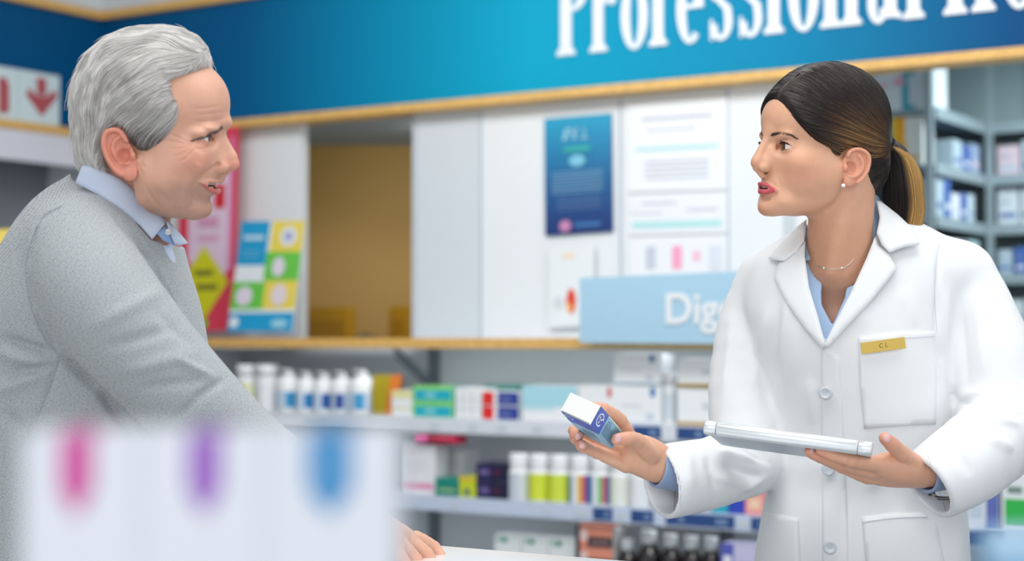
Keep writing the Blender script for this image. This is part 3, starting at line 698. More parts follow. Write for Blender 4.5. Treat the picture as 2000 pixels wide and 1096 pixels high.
    d0, zt_ = lw(-70, 128); d1, _ = lw(114, 146); zb_ = lw(60, 240)[1]; zt_ = lw(60, 140)[1]
    def LW(d, z, off): return W(s_c + off, d, z)
    def lq(pts, off, c, bk=.0):
        f = [LW(d, z, off) for d, z in pts]; k = [LW(d, z, off - .004) for d, z in pts]; n = len(pts)
        m.add(f + k, [tuple(range(n))] + [(i, (i + 1) % n, n + (i + 1) % n, n + i) for i in range(n)], pm(c))
    lq([(d0, zb_), (d1, zb_), (d1, zt_), (d0, zt_)], .012, (206, 222, 224))
    dm, _ = lw(32, 150); lq([(dm - .002, zb_), (dm + .002, zb_), (dm + .002, zt_), (dm - .002, zt_)], .0135, (176, 196, 202))
    RED = (176, 84, 88)
    g = lambda pts: [lw(*q) for q in pts]
    for pts in ([(68, 152), (86, 154), (87, 186), (69, 185)], [(48, 186), (108, 190), (78, 228)], [(48, 186), (52, 172), (70, 190)], [(108, 190), (104, 176), (86, 191)], [(-6, 152), (10, 152), (11, 222), (-6, 220)], [(10, 160), (14, 165), (14, 216), (11, 220)]):
        lq(g(pts), .0150, RED)
    tag(m.build('fire_point_sign'), 'white wall sign with a dark red down arrow at the upper left', 'sign')
    # yellow carton far left
    m = MB(); q0 = P(-40, 450, 5.0); q1 = P(33, 450, 5.0); w_ = float(q1[0] - q0[0])
    m.box(-w_ / 2, w_ / 2, -.03, .03, 0, .19, pm((228, 204, 96)), .002); m.box(-w_ / 2 + .01, w_ / 2 - .01, -.031, -.029, .03, .12, pm((236, 226, 180)))
    m.build
    yo = m.build('leaflet_box', None, (float((q0[0] + q1[0]) / 2), 5.0, 1.38), 0); tag(yo, 'yellow box behind the shoulder at the left edge of the picture', 'box')
    m = MB(); m.box(-.5, .5, -.2, .2, 0, 1.38, mat('cabinet_dark', (96, 104, 112), .5), .01); tag(m.build('side_cabinet', None, (float(q0[0]) - .35, 5.1, 0), 0), 'dark grey cabinet carrying the yellow box at the far left', 'cabinet')
    # dispensary shelving on the right: side bay then back bay
    MET = mat('shelf_steel', (150, 166, 172), .4, metal=.2)
    sk = wall_sz(1829, 215, 1.0)[0]
    levels = [2.03, 1.84, 1.66, 1.48, 1.30]
    def bayshelf(s0, s1, d0, d1, z, label):
        m = MB(); t = MB(); t.box(s0, s1, d0, d1, z - .02, z, MET, .002); m.add([W(*v) for v in t.v], t.f, MET); t = MB(); t.box(s0, s1, d0 - .004, d0, z - .035, z + .004, MET); m.add([W(*v) for v in t.v], t.f, MET)
        tag(m.build('steel_shelf'), label, 'shelf', 'steel shelves of the dispensary')
    ords = ('topmost', 'second', 'third', 'fourth', 'lowest')
    for k, z in enumerate(levels):
        bayshelf(sk + .002, sk + 2.2, 1.55, 1.89, z, '%s steel shelf of the right bay behind the near shoulder' % ords[k])
    sl = sk - .36
    for k, z in enumerate(levels):
        m = MB(); t = MB(); t.box(sl, sk - .004, 1.0, 1.89, z - .02, z, MET, .002); m.add([W(*v) for v in t.v], t.f, MET); t = MB(); t.box(sk - .004, sk, 1.0, 1.55, z - .035, z + .004, MET); m.add([W(*v) for v in t.v], t.f, MET)
        tag(m.build('steel_shelf'), '%s steel shelf of the bay behind the ponytail' % ords[k], 'shelf', 'steel shelves of the dispensary')
    m = MB(); t = MB(); t.box(sl - .02, sl, 1.0, 1.89, 0, 2.34, DISP if 'room' in BUILD else MET); m.add([W(*v) for v in t.v], t.f, MET); o = m.build('wall_dispensary_side'); o['kind'] = 'structure'
    for s_, d_ in ((sk - .02, .97), (sk + .014, 1.53), (wall_sz(1965, 150, 1.5)[0], 1.87)):
        m = MB(); t = MB(); t.box(s_ - .012, s_ + .012, d_, d_ + .02, 0, 2.33, MET); m.add([W(*v) for v in t.v], t.f, MET); tag(m.build('shelf_post'), {0: 'x'}.get(0) and ('slotted steel post of the dispensary shelves, ' + ('at the end of the left bay' if s_ < sk else ('in the corner of the two bays' if s_ < sk + .05 else 'near the right edge'))), 'post')
    r = random.Random(11)
    pal = [(206, 216, 222), (190, 206, 214), (214, 220, 226), (176, 196, 208), (150, 170, 200), (200, 206, 220), (96, 120, 170), (216, 196, 206), (180, 210, 214), (60, 96, 170)]
    tone = {0: 'pale grey', 4: 'light blue', 6: 'slate blue', 7: 'pinkish', 8: 'pale teal', 9: 'strong blue'}
    n = 0
    for k, z in enumerate(levels[1:], 1):
        s = sk + .03; j = 0
        while s < sk + 1.25:
            ww = r.uniform(.05, .13); hh = r.uniform(.08, .135); c = r.randrange(10)
            carton('%s medicine box, number %s along the %s right-hand dispensary shelf' % (tone.get(c, 'pale'), ('one', 'two', 'three', 'four', 'five', 'six', 'seven', 'eight', 'nine', 'ten', 'eleven', 'twelve', 'thirteen', 'fourteen', 'fifteen', 'sixteen')[j], ords[k]), 0, 0, 0, 0, pal[c], [(.1, .9, .2, .34, pal[(c + 6) % 10]), (.1, .6, .6, .66, (150, 164, 180))], at=W(s + ww / 2, 1.65, z), w=ww - .006, h=hh, depth=.16, group='boxes on the right dispensary bay')
            s += ww + .004; j += 1
        d = 1.02 if k != 1 else 1.20; j = 0
        while d < 1.42:
            ww = r.uniform(.06, .12); hh = r.uniform(.09, .135); c = r.randrange(10)
            carton('%s box, number %s along the %s shelf behind the ponytail' % (tone.get(c, 'pale'), ('one', 'two', 'three', 'four', 'five', 'six', 'seven', 'eight', 'nine', 'ten', 'eleven', 'twelve')[j], ords[k]), 0, 0, 0, 0, pal[c], [(.1, .9, .25, .4, pal[(c + 3) % 10])], at=W(sk - .09, d + ww / 2, z), w=ww - .006, h=hh, depth=.16, rz=PI / 2, group='boxes on the left dispensary bay')
            d += ww + .004; j += 1
    # big teal and pink pack, and the yellow striped carton
    def onside(label, u0, u1, vt, z, base, marks, sd, depth=.12, name='medicine_box'):
        s_ = sd; A = []
        for u in (u0, u1):
            r_ = CF + (u - 1000) / FPX * CR; t = s_ / (r_ @ WU); p = C0 + r_ * t; A.append(float(p @ WN) - WD)
        um = (u0 + u1) / 2; r_ = CF + (um - 1000) / FPX * CR + (548 - vt) / FPX * CU; t = s_ / (r_ @ WU); zt = float((C0 + r_ * t)[2])
        return carton(label, 0, 0, 0, 0, base, marks, at=W(s_ - depth / 2, (A[0] + A[1]) / 2, z), w=abs(A[1] - A[0]), h=zt - z, depth=depth, rz=PI / 2, name=name)
    s_ = sl + .20
    carton('large white pack with teal and pink shapes on the topmost dispensary shelf', 1700, 1829, 126, levels[0], (216, 224, 230), [(.52, .72, 0, .9, (40, 160, 184)), (.86, 1, 0, .55, (16, 140, 170)), (.62, .86, .1, .75, (206, 216, 224)), (.4, .56, .55, .72, (228, 166, 184)), (.84, 1, .5, .68, (226, 170, 186)), (.7, .9, .85, 1, (30, 150, 180)), (0, .12, .8, .9, (60, 170, 180)), (.08, .3, .5, .62, (232, 190, 200))], d=1.0, depth=.14)
    carton('white carton with a tall amber wedge behind the ponytail', 1744, 1806, 228, levels[1], (222, 226, 224), [(.1, .45, .45, 1, (236, 168, 24)), (.25, .5, .2, .5, (228, 176, 70)), (0, .1, 0, 1, (206, 220, 120)), (.5, .9, .1, .2, (214, 180, 120))], d=1.0, depth=.12)

def orient(verts, quads):
    a, b, c = verts[quads[:, 0]], verts[quads[:, 1]], verts[quads[:, 2]]
    vol = np.einsum('ij,ij->i', a - verts.mean(0), np.cross(b - verts.mean(0), c - verts.mean(0))).sum()
    return quads if vol > 0 else quads[:, ::-1]

class Head:
    """local frame in mm: f forward, s to the camera side, z up; set in the world at depth D with yaw th towards the camera"""
    def __init__(h, g, th, u0, v0, D):
        h.g = g; h.c = math.cos(th); h.n = math.sin(th); h.u0 = u0; h.v0 = v0; h.D = D; h.mm = D / FPX * 1000
        h.O = P(u0, v0, D); d = h.O - C0; d /= np.linalg.norm(d)
        h.T = -d; h.R = np.cross(d, CU); h.R /= np.linalg.norm(h.R); h.U = np.cross(h.R, d)
        h.B = np.stack([h.g * h.c * h.R + h.n * h.T, -h.g * h.n * h.R + h.c * h.T, h.U])   # rows: f, s, z axes in world
    def L(h, u, v, s=0.0):
        X = h.g * (u - h.u0) * h.mm
        return ((X + s * h.n) / h.c, s, -(v - h.v0) * h.mm)
    def LE(h, u, v, f, s, flare):
        q = h.L(u, v, s)
        for _ in range(6): q = h.L(u, v, s + min(40, max(-5, f - q[0])) * flare)
        return q
    def LT(h, u, v, t=0.0):
        X = h.g * (u - h.u0) * h.mm
        return (X * h.c + t * h.n, -X * h.n + t * h.c, -(v - h.v0) * h.mm)
    def world(h, q): return h.O + (np.asarray(q, float) / 1000) @ h.B
    def local(h, p): return ((np.asarray(p, float) - h.O) @ h.B.T) * 1000

def spl(pts, n=6):
    pts = [np.array(q, float) for q in pts]; P_ = [2 * pts[0] - pts[1]] + pts + [2 * pts[-1] - pts[-2]]; o = []
    for i in range(1, len(P_) - 2):
        for k in range(n):
            t = k / n; a, b, c, d = P_[i - 1:i + 3]
            o.append(0.5 * ((2 * b) + (c - a) * t + (2 * a - 5 * b + 4 * c - d) * t * t + (3 * b - a - 3 * c + d) * t ** 3))
    return [tuple(q) for q in o + [pts[-1]]]

def mir(q): return (q[0], -q[1]) + tuple(q[2:])

def eye_opening(q, up, lo, half):
    """q: local coordinates about the eyeball centre; negative where the lids are open"""
    r = np.maximum(np.linalg.norm(q, axis=1), 1e-6)
    az = np.arctan2(q[:, 1], q[:, 0]); el = np.arcsin(np.clip(q[:, 2] / r, -1, 1))
    t = np.clip(1 - (az / half) ** 2, 0, 1) ** 0.8
    return np.maximum(np.maximum(el - up * t, lo * t - el), np.abs(az) - half) * 13.0

def ear_fn(p, E):
    """p in (f,s,z) with s positive outwards"""
    s0 = E['s'] + np.clip(E['f'] - p[:, 0], -5, 40) * E['flare']
    out = poly2(p[:, 0], p[:, 2], [(q[0], q[2]) for q in E['outline']])
    d = smax(out + 0.6, np.abs(p[:, 1] - s0 + 1.5) - 1.6, 2.5)
    def ch(pts, up, r, k=2.0):
        return chain(np.stack([p[:, 0], p[:, 1] - s0, p[:, 2]], 1), [(q[0], up, q[2], r) for q in spl(pts, 3)], k)
    d = smin(d, ch(E['helix'], 2.3, E.get('hr', 2.5)), 2.0)
    d = smin(d, ch(E['anti'], 1.3, 2.3), 2.4)
    c = E['concha']
    d = smin(d, ell(p, (c[0] - 1, E['s'] - 6, c[2]), (11, 9, 17)), 5)
    q = np.stack([p[:, 0], p[:, 1] - s0, p[:, 2]], 1)
    d = smax(d, -ell(q, (c[0], 3.5, c[2]), (8.5, 12.0, 11)), 2.0)
    d = smax(d, -ell(q, (c[0] + 1, 2.0, c[2] + 12), (6.5, 4.0, 7)), 2)
    t = E['tragus']
    d = smin(d, ell(p, (t[0], E['s'] + 2, t[2]), (3.8, 4.0, 5.5)), 3.5)
    l = E['lobe']
    d = smin(d, ell(q, (l[0], 0.2, l[2]), (E['lr'], 3.4, E['lr'] * 1.1)), 4)
    return d

def head_fn(K):
    def fn(p):
        p = np.asarray(p, dtype=np.float32); m = p.copy(); m[:, 1] = np.abs(m[:, 1])   # mirrored half
        d = ell(p, *K['cran'])
        for c, r, k in K['mass']: d = smin(d, ell(m if c[1] > 0 else p, c, r), k)
        for a, b, ra, rb, k in K['bones']: d = smin(d, rc(m, a, b, ra, rb), k)
        # sockets
        e = V3(K['eye']); R = K['er']
        d = smax(d, -ell(m, (e[0] + 17, e[1] + 1, e[2] + 0.5), K.get('socket', (12, 17, 11.5))), K.get('sk', 9))
        # brow ridge and nose
        for c, r, k in K['brow']: d = smin(d, ell(m, c, r), k)
        for a, b, ra, rb, k in K['nose']: d = smin(d, rc(m if a[1] > 0 else p, a, b, ra, rb), k)
        for c, r, k in K['alae']: d = smin(d, ell(m, c, r), k)
        for c, r, k in K['carve']: d = smax(d, -ell(m, c, r), k)
        # lids
        q = m - e; rr = np.linalg.norm(q, axis=1)
        d = smin(d, rr - (R + 1.7), 3.0)
        d = smin(d, chain(m, K['lidfold']), 1.6)
        op = eye_opening(q, K['up'], K['lo'], K['ehalf'])
        d = smax(d, -np.maximum(np.maximum(op, rr - 22), -q[:, 0]), 0.7)
        d = np.maximum(d, -(rr - R - 0.1) * (1 + 0 * rr)) if False else d
        # lips
        ul = chain(m, K['ulip'], 1.5); ll = chain(m, K['llip'], 1.5)
        d = smin(d, ul, K.get('lk', 2.5)); d = smin(d, ll, K.get('lk', 2.5))
        d = smax(d, -chain(m, K['gap']), 0.8)
        d = smax(d, -ell(p, *K['mouth']), 0.8)
        for pts, k in K['groove']: d = smax(d, -chain(m, pts), k)
        for pts, k in K['ridge']: d = smin(d, chain(m, pts), k)
        d = smin(d, ear_fn(m, K['ear']), 2.5)
        for pts, k in K['neck']: d = smin(d, chain(p, pts), k)
        for c, r, k in K['chest']: d = smin(d, ell(p, c, r), k)
        return d
    return fn

def skin_material(name, base, rough=0.42):
    m = mat(name, (200, 150, 120), rough, sss=0.16, spec=0.5)
    nt = m.node_tree; b = nt.nodes['Principled BSDF']
    at = nt.nodes.new('ShaderNodeAttribute'); at.attribute_name = 'Tint'
    tc = nt.nodes.new('ShaderNodeTexCoord')
    n = nt.nodes.new('ShaderNodeTexNoise'); n.inputs['Scale'].default_value = 90; n.inputs['Detail'].default_value = 6
    r = nt.nodes.new('ShaderNodeMapRange'); r.inputs['To Min'].default_value = 0.93; r.inputs['To Max'].default_value = 1.07
    mx = nt.nodes.new('ShaderNodeMix'); mx.data_type = 'RGBA'; mx.blend_type = 'MULTIPLY'; mx.inputs[0].default_value = 1
    nt.links.new(tc.outputs['Object'], n.inputs['Vector']); nt.links.new(n.outputs['Fac'], r.inputs['Value'])
    nt.links.new(at.outputs['Color'], mx.inputs[6]); nt.links.new(r.outputs[0], mx.inputs[7]); nt.links.new(mx.outputs[2], b.inputs['Base Color'])
    n2 = nt.nodes.new('ShaderNodeTexNoise'); n2.inputs['Scale'].default_value = 1100; n2.inputs['Detail'].default_value = 3
    bp = nt.nodes.new('ShaderNodeBump'); bp.inputs['Strength'].default_value = 0.22; bp.inputs['Distance'].default_value = 0.0006
    nt.links.new(tc.outputs['Object'], n2.inputs['Vector']); nt.links.new(n2.outputs['Fac'], bp.inputs['Height']); nt.links.new(bp.outputs[0], b.inputs['Normal'])
    return m

def blend(cols, w, rgb):
    w = np.clip(w, 0, 1)[:, None]; return cols * (1 - w) + np.array(lin(rgb)) * w

def sstep(a, b, x):
    t = np.clip((x - a) / (b - a), 0, 1); return t * t * (3 - 2 * t)

def eye_mesh(H, c, R, gaze, iris_rgb, parent, ir=5.9, pr=2.3):
    """eyeball with iris and pupil, gaze = direction in the local frame"""
    g = np.array(gaze, float); g /= np.linalg.norm(g)
    a = np.cross(g, [0, 0, 1]); a /= np.linalg.norm(a); b = np.cross(a, g)
    vs = []; cols = []; NR, NS = 60, 48
    for i in range(NR + 1):
        th = PI * (i / NR) ** 1.35
        rho = R * math.sin(th)
        bulge = 0.9 * max(0, 1 - (rho / (ir + 0.8)) ** 2) if th < PI / 2 else 0
        for k in range(NS):
            ph = 2 * PI * k / NS
            vs.append(np.array(c) + g * (R * math.cos(th) + bulge) + rho * (a * math.cos(ph) + b * math.sin(ph)))
            if th < PI / 2 and rho < pr: cc = lin((12, 10, 10))
            elif th < PI / 2 and rho < ir:
                q = (rho - pr) / (ir - pr); w = 0.75 + 0.5 * math.sin(ph * 23) * 0.35
                cc = tuple(x * (w if q < .82 else .45) for x in lin(iris_rgb))
            else: cc = tuple(x * y for x, y in zip(lin((238, 232, 228)), (1, .96 - .1 * sstep(6, 11, rho), .95 - .12 * sstep(6, 11, rho))))
            cols.append(cc)
    fs = [(i * NS + k, i * NS + (k + 1) % NS, (i + 1) * NS + (k + 1) % NS, (i + 1) * NS + k) for i in range(NR) for k in range(NS)]
    m = mat('eye_surface', (255, 255, 255), 0.08, coat=1.0)
    if not m.get('done'):
        at = m.node_tree.nodes.new('ShaderNodeAttribute'); at.attribute_name = 'Tint'
        m.node_tree.links.new(at.outputs['Color'], m.node_tree.nodes['Principled BSDF'].inputs['Base Color']); m['done'] = 1
    w = H.world(vs); q = orient(w, np.array(fs))
    o = mesh_obj('eyeball', w, q, m, parent, True); set_colors(o, np.array(cols)); return o

def strands(name, paths, radii, cols, m, parent):
    """paths (N,K,3) world metres, radii (N,K), cols (N,K,3)"""
    N, Kk, _ = paths.shape
    c = bpy.data.hair_curves.new(name); c.add_curves([Kk] * N)
    c.attributes['position'].data.foreach_set('vector', np.ascontiguousarray(paths, dtype=np.float32).ravel())
    r = c.attributes.get('radius') or c.attributes.new('radius', 'FLOAT', 'POINT')
    r.data.foreach_set('value', np.ascontiguousarray(radii, dtype=np.float32).ravel())
    a = c.attributes.new('Tint', 'FLOAT_COLOR', 'POINT'); q = np.ones((N * Kk, 4), np.float32); q[:, :3] = cols.reshape(-1, 3)
    a.data.foreach_set('color', q.ravel())
    c.materials.append(m)
    o = bpy.data.objects.new(name, c); COL.objects.link(o)
    if parent is not None: o.parent = parent
    return o

def hair_material(name, rough=0.38):
    m = mat(name, (128, 128, 128), rough, spec=0.35)
    nt = m.node_tree; at = nt.nodes.new('ShaderNodeAttribute'); at.attribute_name = 'Tint'
    nt.links.new(at.outputs['Color'], nt.nodes['Principled BSDF'].inputs['Base Color'])
    return m

def advect(fn, start, field, steps, step, lift, jitter=0.0):
    """grow strands over the surface fn=0 (mm), following field(p, i), riding at lift[i] above it"""
    def grad(p):
        e = 0.6; g = np.stack([fn(p + V3(v)) - fn(p - V3(v)) for v in ((e, 0, 0), (0, e, 0), (0, 0, e))], 1) / (2 * e)
        return g / np.maximum(np.linalg.norm(g, axis=1, keepdims=True), 1e-6)
    p = start.astype(np.float32); out = []
    for i in range(steps):
        g = grad(p); p = p - g * (fn(p) - lift[i] if np.ndim(lift[i]) == 0 else fn(p) - lift[i])[:, None]
        out.append(p.copy())
        v = field(p, i); v = v - g * (v * g).sum(1, keepdims=True)
        v /= np.maximum(np.linalg.norm(v, axis=1, keepdims=True), 1e-6)
        p = p + (v * (step[:, None] if np.ndim(step) else step)).astype(np.float32)
    return np.stack(out, 1)

def vnoise(p, scale, seed=0):
    """smooth vector noise from summed sines"""
    r = np.random.default_rng(seed); o = np.zeros((len(p), 3))
    for k in range(6):
        w = r.normal(size=(3, 3)) / scale; ph = r.uniform(0, 6.28, 3)
        o += np.sin(p @ w.T + ph)
    return o / 2.45
# ================================================================== the woman in the white coat: head
WH = Head(-1, math.radians(32), 1600, 300, 2.60)
L, LT = WH.L, WH.LT
if 'woman' in BUILD:
    WK = dict(
        cran=((-12, 0, 50), (95, 73, 84)),
        mass=[((32, 0, 50), (61, 60, 50), 12), ((36, 0, -8), (58, 57, 54), 14), ((44, 0, -44), (49, 43, 38), 12),
              ((54, 42, -14), (26, 21, 22), 14), ((67, 0, -52), (31, 27, 26), 12), ((89.5, 0, -81), (15, 17, 13), 9), ((70, 22, -72), (22, 18, 18), 12), ((20, 40, -28), (38, 26, 40), 14), ((44, 36, -36), (32, 20, 30), 14), ((34, 12, -72), (44, 30, 20), 14), ((34, -12, -72), (44, 30, 20), 14)],
        bones=[((12, 38, -60), (84, 12, -80), 13, 12, 12), ((0, 55, -25), (12, 38, -58), 11, 13, 14)],
        eye=(69.8, 31, 10.5), er=12.8, up=0.42, lo=-0.32, ehalf=1.22, socket=(10, 16, 11), sk=9,
        brow=[((77, 25, 28), (8, 17, 6), 11), ((86, 0, 34), (9, 14, 10), 10)],
        nose=[((90, 0, 25), (110, 0, -8), 6.5, 7.0, 8), ((105.5, 0, -8), (111.6, 0, -13.6), 7.2, 7.5, 6),
              ((112, 0, -21), (100, 0, -32), 3.5, 4.5, 3.5), ((88, 8, 5), (100, 10, -18), 6, 6.5, 9)],
        alae=[((102, 10.5, -21.5), (8, 4.4, 4.8), 6)],
        carve=[((107, 6.6, -28), (6, 3.2, 4.4), 1.6)],
        lidfold=[(78, 17, 12, 1.0), (83.6, 24, 17.5, 1.3), (83.0, 33, 18.0, 1.4), (77, 42, 14, 1.2), (70, 46, 9, 0.8)],
        ulip=[(91, 25, -54.3, 1.3), (96.5, 15, -48.4, 1.9), (101.4, 6, -44.6, 2.7), (102.4, 0, -45.0, 2.5)],
        llip=[(91, 25, -55.3, 1.3), (95.6, 15, -56.2, 2.7), (99.8, 6, -56.6, 3.7), (100.8, 0, -56.4, 3.9)],
        gap=[(96, 24, -54.8, 0.6), (103, 13, -52.0, 0.9), (109, 0, -50.2, 1.15)],
        mouth=((89, 0, -51), (12, 17, 4.3)), lk=4.5,
        groove=[([(117, 2.2, -12, 0.3), (112, 2, -18, 0.3)], 1.0), ([(112, 0, -32, 1.5), (112, 0, -39, 1.5)], 3), ([(101, 0, -68, 1.6), (95, 12, -68, 1.2)], 5),
                ([(94, 17, -24, 0.8), (89, 24, -34, 0.6), (86, 28, -48, 0.4)], 4)],
        ridge=[],
        ear=dict(s=70, f=L(1650, 320, 70)[0], flare=0.30,
                 outline=[WH.LE(*q, L(1650, 320, 70)[0], 70, .3) for q in ((1652, 297), (1664, 290), (1676, 290), (1689, 297), (1696, 312), (1693, 333), (1684, 349), (1672, 359), (1658, 364), (1649, 358), (1645, 342), (1645, 312))],
                 helix=[WH.LE(*q, L(1650, 320, 70)[0], 70, .3) for q in ((1655, 318), (1653, 302), (1662, 294), (1675, 293), (1687, 300), (1692, 313), (1689, 332), (1680, 347), (1670, 356))],
                 anti=[WH.LE(*q, L(1650, 320, 70)[0], 70, .3) for q in ((1672, 303), (1679, 314), (1680, 328), (1673, 340), (1663, 345), (1655, 342))],
                 concha=L(1661, 328, 75), tragus=L(1648, 328, 71), lobe=L(1657, 354, 74), lr=7.0),
        neck=[([(*LT(1650, 345, -18), 47), (*LT(1642, 430, -18), 50), (*LT(1636, 520, -26), 51)], 16),
              ([(*LT(1660, 375, 20), 9), (*LT(1634, 470, 22), 8), (*LT(1622, 530, 22), 6)], 20)],
        chest=[(LT(1640, 640, -95), (92, 95, 110), 25)])
    wfn = head_fn(WK)
    lo = np.array([-125, -95, -330]); hi = np.array([130, 95, 145])
    v, q = surface(wfn, lo, hi, 1.35); v, q = keep_big(v, q)
    # a touch of natural unevenness
    v = v + 0.25 * vnoise(v, 14, 3)
    m2 = v.copy(); m2[:, 1] = np.abs(m2[:, 1])
    tint = np.tile(np.array(lin((220, 168, 138))), (len(v), 1))
    tint = blend(tint, 0.38 * np.exp(-(np.linalg.norm((m2 - (62, 50, -28)) / (28, 24, 24), axis=1)) ** 2), (226, 146, 124))
    tint = blend(tint, 0.45 * np.exp(-(np.linalg.norm((m2 - (118, 0, -17)) / (14, 16, 12), axis=1)) ** 2), (214, 140, 120))
    tint = blend(tint, 0.35 * np.exp(-(np.linalg.norm((m2 - (100, 0, -85)) / (14, 20, 12), axis=1)) ** 2), (212, 135, 110))
    tint = blend(tint, 0.5 * sstep(-70, -170, v[:, 2]), (196, 142, 112))
    tint = blend(tint, 0.5 * np.exp(-(np.linalg.norm((m2 - (84, 28, 18)) / (12, 17, 7), axis=1)) ** 2), (150, 100, 85))
    tint = blend(tint, 0.35 * (ear_fn(m2.astype(np.float32), WK['ear']) < 1.5), (222, 130, 110))
    lipd = np.minimum(chain(m2, WK['ulip']), chain(m2, WK['llip']))
    tint = blend(tint, sstep(1.3, 0.35, lipd) * (m2[:, 0] > 84), (200, 88, 100))
    dark = sstep(0.3, -1.2, ell(v, (87, 0, -51), (13, 18, 5.0))) * 0.8
    tint = blend(tint, dark, (70, 25, 25))
    tint = blend(tint, sstep(3.4, 2.0, chain(m2, WK['gap'])) * (m2[:, 0] > 85) * (m2[:, 0] < 101), (196, 84, 96))
    tint = blend(tint, sstep(1.6, .6, chain(m2, WK['gap'])) * (m2[:, 0] < 96) * .8, (120, 45, 48))
    e = np.array(WK['eye']); qq = m2 - e; rr = np.linalg.norm(qq, axis=1)
    op = eye_opening(qq, WK['up'], WK['lo'], WK['ehalf'])
    tint = blend(tint, sstep(0.8, 0.1, op) * (rr < 15.5) * (qq[:, 1] > -5) * (qq[:, 2] > 1.5) * (qq[:, 2] > -1) * 0.7, (95, 60, 52))
    WOMAN_SKIN = (WH.world(v), q, tint)
if 'woman' in BUILD:
    TIE = np.array([-124.0, 0, 14])
    WPOLY = [(90, 170), (84, 92)] + [q_[:2] for q_ in spl([(81, 86), (79, 74), (75, 61), (67, 46), (55, 32), (40, 19), (20, 8)], 4)] + [ (15, -14), (9, -13), (4, -4), (-4, 6), (-20, 10), (-36, 4), (-46, -12), (-52, -40), (-58, -82), (-150, -95), (-150, 170)]
    def whair(p):
        p = np.asarray(p, dtype=np.float32)
        t = 6.5 + 3.5 * np.clip(-p[:, 0] / 90, 0, 1)
        d = ell(p, (-12, 0, 50), (95, 73, 84)) - t
        d = smin(d, ell(p, (32, 0, 50), (61, 60, 50)) - t, 12)
        d = smin(d, ell(p, (-68, 0, -16), (47, 56, 58)), 22)
        d = smin(d, rc(p, (-85, 0, 22), TIE, 40, 12), 20)
        d = smax(d, poly2(p[:, 0], p[:, 2], WPOLY), 8)
        g = chain(p, [(80, 14, 86, 1.5), (60, 16, 112, 1.6), (20, 16, 128, 1.6), (-20, 12, 138, 1.0)])
        return smax(d, -g, 4)
    def wpony(p):
        return chain(np.asarray(p, np.float32), spl([(*TIE, 11), (-141, 2, -12, 20), (-150, 3, -52, 25.5), (-151, 4, -98, 23), (-146, 4, -150, 11)], 3), 6)
    v, q = surface(whair, (-160, -95, -110), (85, 95, 160), 2.2); v, q = keep_big(v, q)
    WHAIR = (WH.world(v), q)
    vp, qp = surface(wpony, (-190, -40, -175), (-105, 45, 40), 2.5)
    WPONY = (WH.world(vp), qp)
    r = np.random.default_rng(5)
    # strands combed back from the parting to the tie
    N = 11000; cand = v[r.integers(0, len(v), N)]
    vn = normals(v, q)
    cand = cand[(cand[:, 0] > -112)]; N = len(cand); K = 16
    dist = np.linalg.norm(cand - TIE, axis=1) * 1.12
    low = sstep(60, 0, cand[:, 2]) * sstep(-40, 30, cand[:, 0])
    def field(p, i):
        t = TIE - p; t /= np.maximum(np.linalg.norm(t, axis=1, keepdims=True), 1e-6)
        w = np.exp(-i / 4.0) * sstep(10, 90, p[:, 2])[:, None]
        side = np.sign(p[:, 1] - 14)[:, None]
        return t + w * 1.3 * np.concatenate([0 * side, side, -0.4 * np.ones_like(side)], 1) + 0.10 * vnoise(p, 25, 9)
    rnd = r.random(N)
    lift = [(-0.6 + 1.3 * rnd) for i in range(K)]
    path = advect(whair, cand, field, K, dist / (K - 1), lift)
    near = np.linalg.norm(path - TIE, axis=2)
    t = np.linspace(0, 1, K)[None, :, None]
    dark = np.array(lin((33, 24, 23))); brown = np.array(lin((100, 66, 44))); gold = np.array(lin((190, 144, 88)))
    clump = vnoise(cand, 9, 4)[:, 0] * 0.5 + r.normal(0, 0.35, N)
    g = np.clip(sstep(96, 0, path[:, :, 2] + 18 * clump[:, None] - 0.1 * path[:, :, 0]) * sstep(90, 20, np.abs(path[:, :, 0] + 30)), 0, 1) * (0.1 + 0.9 * r.random(N))[:, None]
    g *= (path[:, :, 2] > -8) | (path[:, :, 0] > 0)
    g *= (path[:, :, 0] < 45)
    g = g[:, :, None]
    col = dark * (1 - g) + (brown * (1 - g) + gold * g) * g
    col = col * (0.75 + 0.5 * r.random((N, 1, 1)))
    rad = np.full((N, K), 0.00030) * np.clip(np.minimum(np.arange(K) + 1, K - np.arange(K)) / 3, 0.35, 1)[None]
    WSTR = (WH.world(path.reshape(-1, 3)).reshape(N, K, 3), rad, col)
    # the tail
    N = 5200; K = 14
    ph = r.uniform(0, 2 * PI, N); rr_ = 0.86 + 0.24 * r.random(N)
    axis = np.array([q_[:3] for q_ in spl([(*TIE, 12), (-141, 2, -12, 23), (-150, 3, -52, 29), (-151, 4, -98, 26), (-147, 4, -150, 13), (-143, 4, -170, 6)], 6)])
    rads = np.array([q_[3] for q_ in spl([(*TIE, 10), (-141, 2, -12, 23), (-150, 3, -52, 29.5), (-151, 4, -98, 27), (-147, 4, -150, 15), (-143, 4, -170, 8)], 6)])
    ln = r.uniform(0.75, 1.0, N); ts = np.linspace(0, 1, K)[None] * ln[:, None] * (len(axis) - 1)
    i0 = np.clip(ts.astype(int), 0, len(axis) - 2); fr = (ts - i0)[..., None]
    ctr = axis[i0] * (1 - fr) + axis[i0 + 1] * fr; rad_ = (rads[i0] * (1 - fr[..., 0]) + rads[i0 + 1] * fr[..., 0])
    off = np.stack([np.cos(ph), np.sin(ph), 0.1 * np.cos(ph)], 1)
    path = ctr + off[:, None, :] * (rad_ * rr_[:, None])[..., None] + r.normal(0, 0.5, (N, 1, 3)) + 1.2 * vnoise(ctr.reshape(-1, 3) + off.repeat(K, 0) * 20, 18, 2).reshape(N, K, 3)
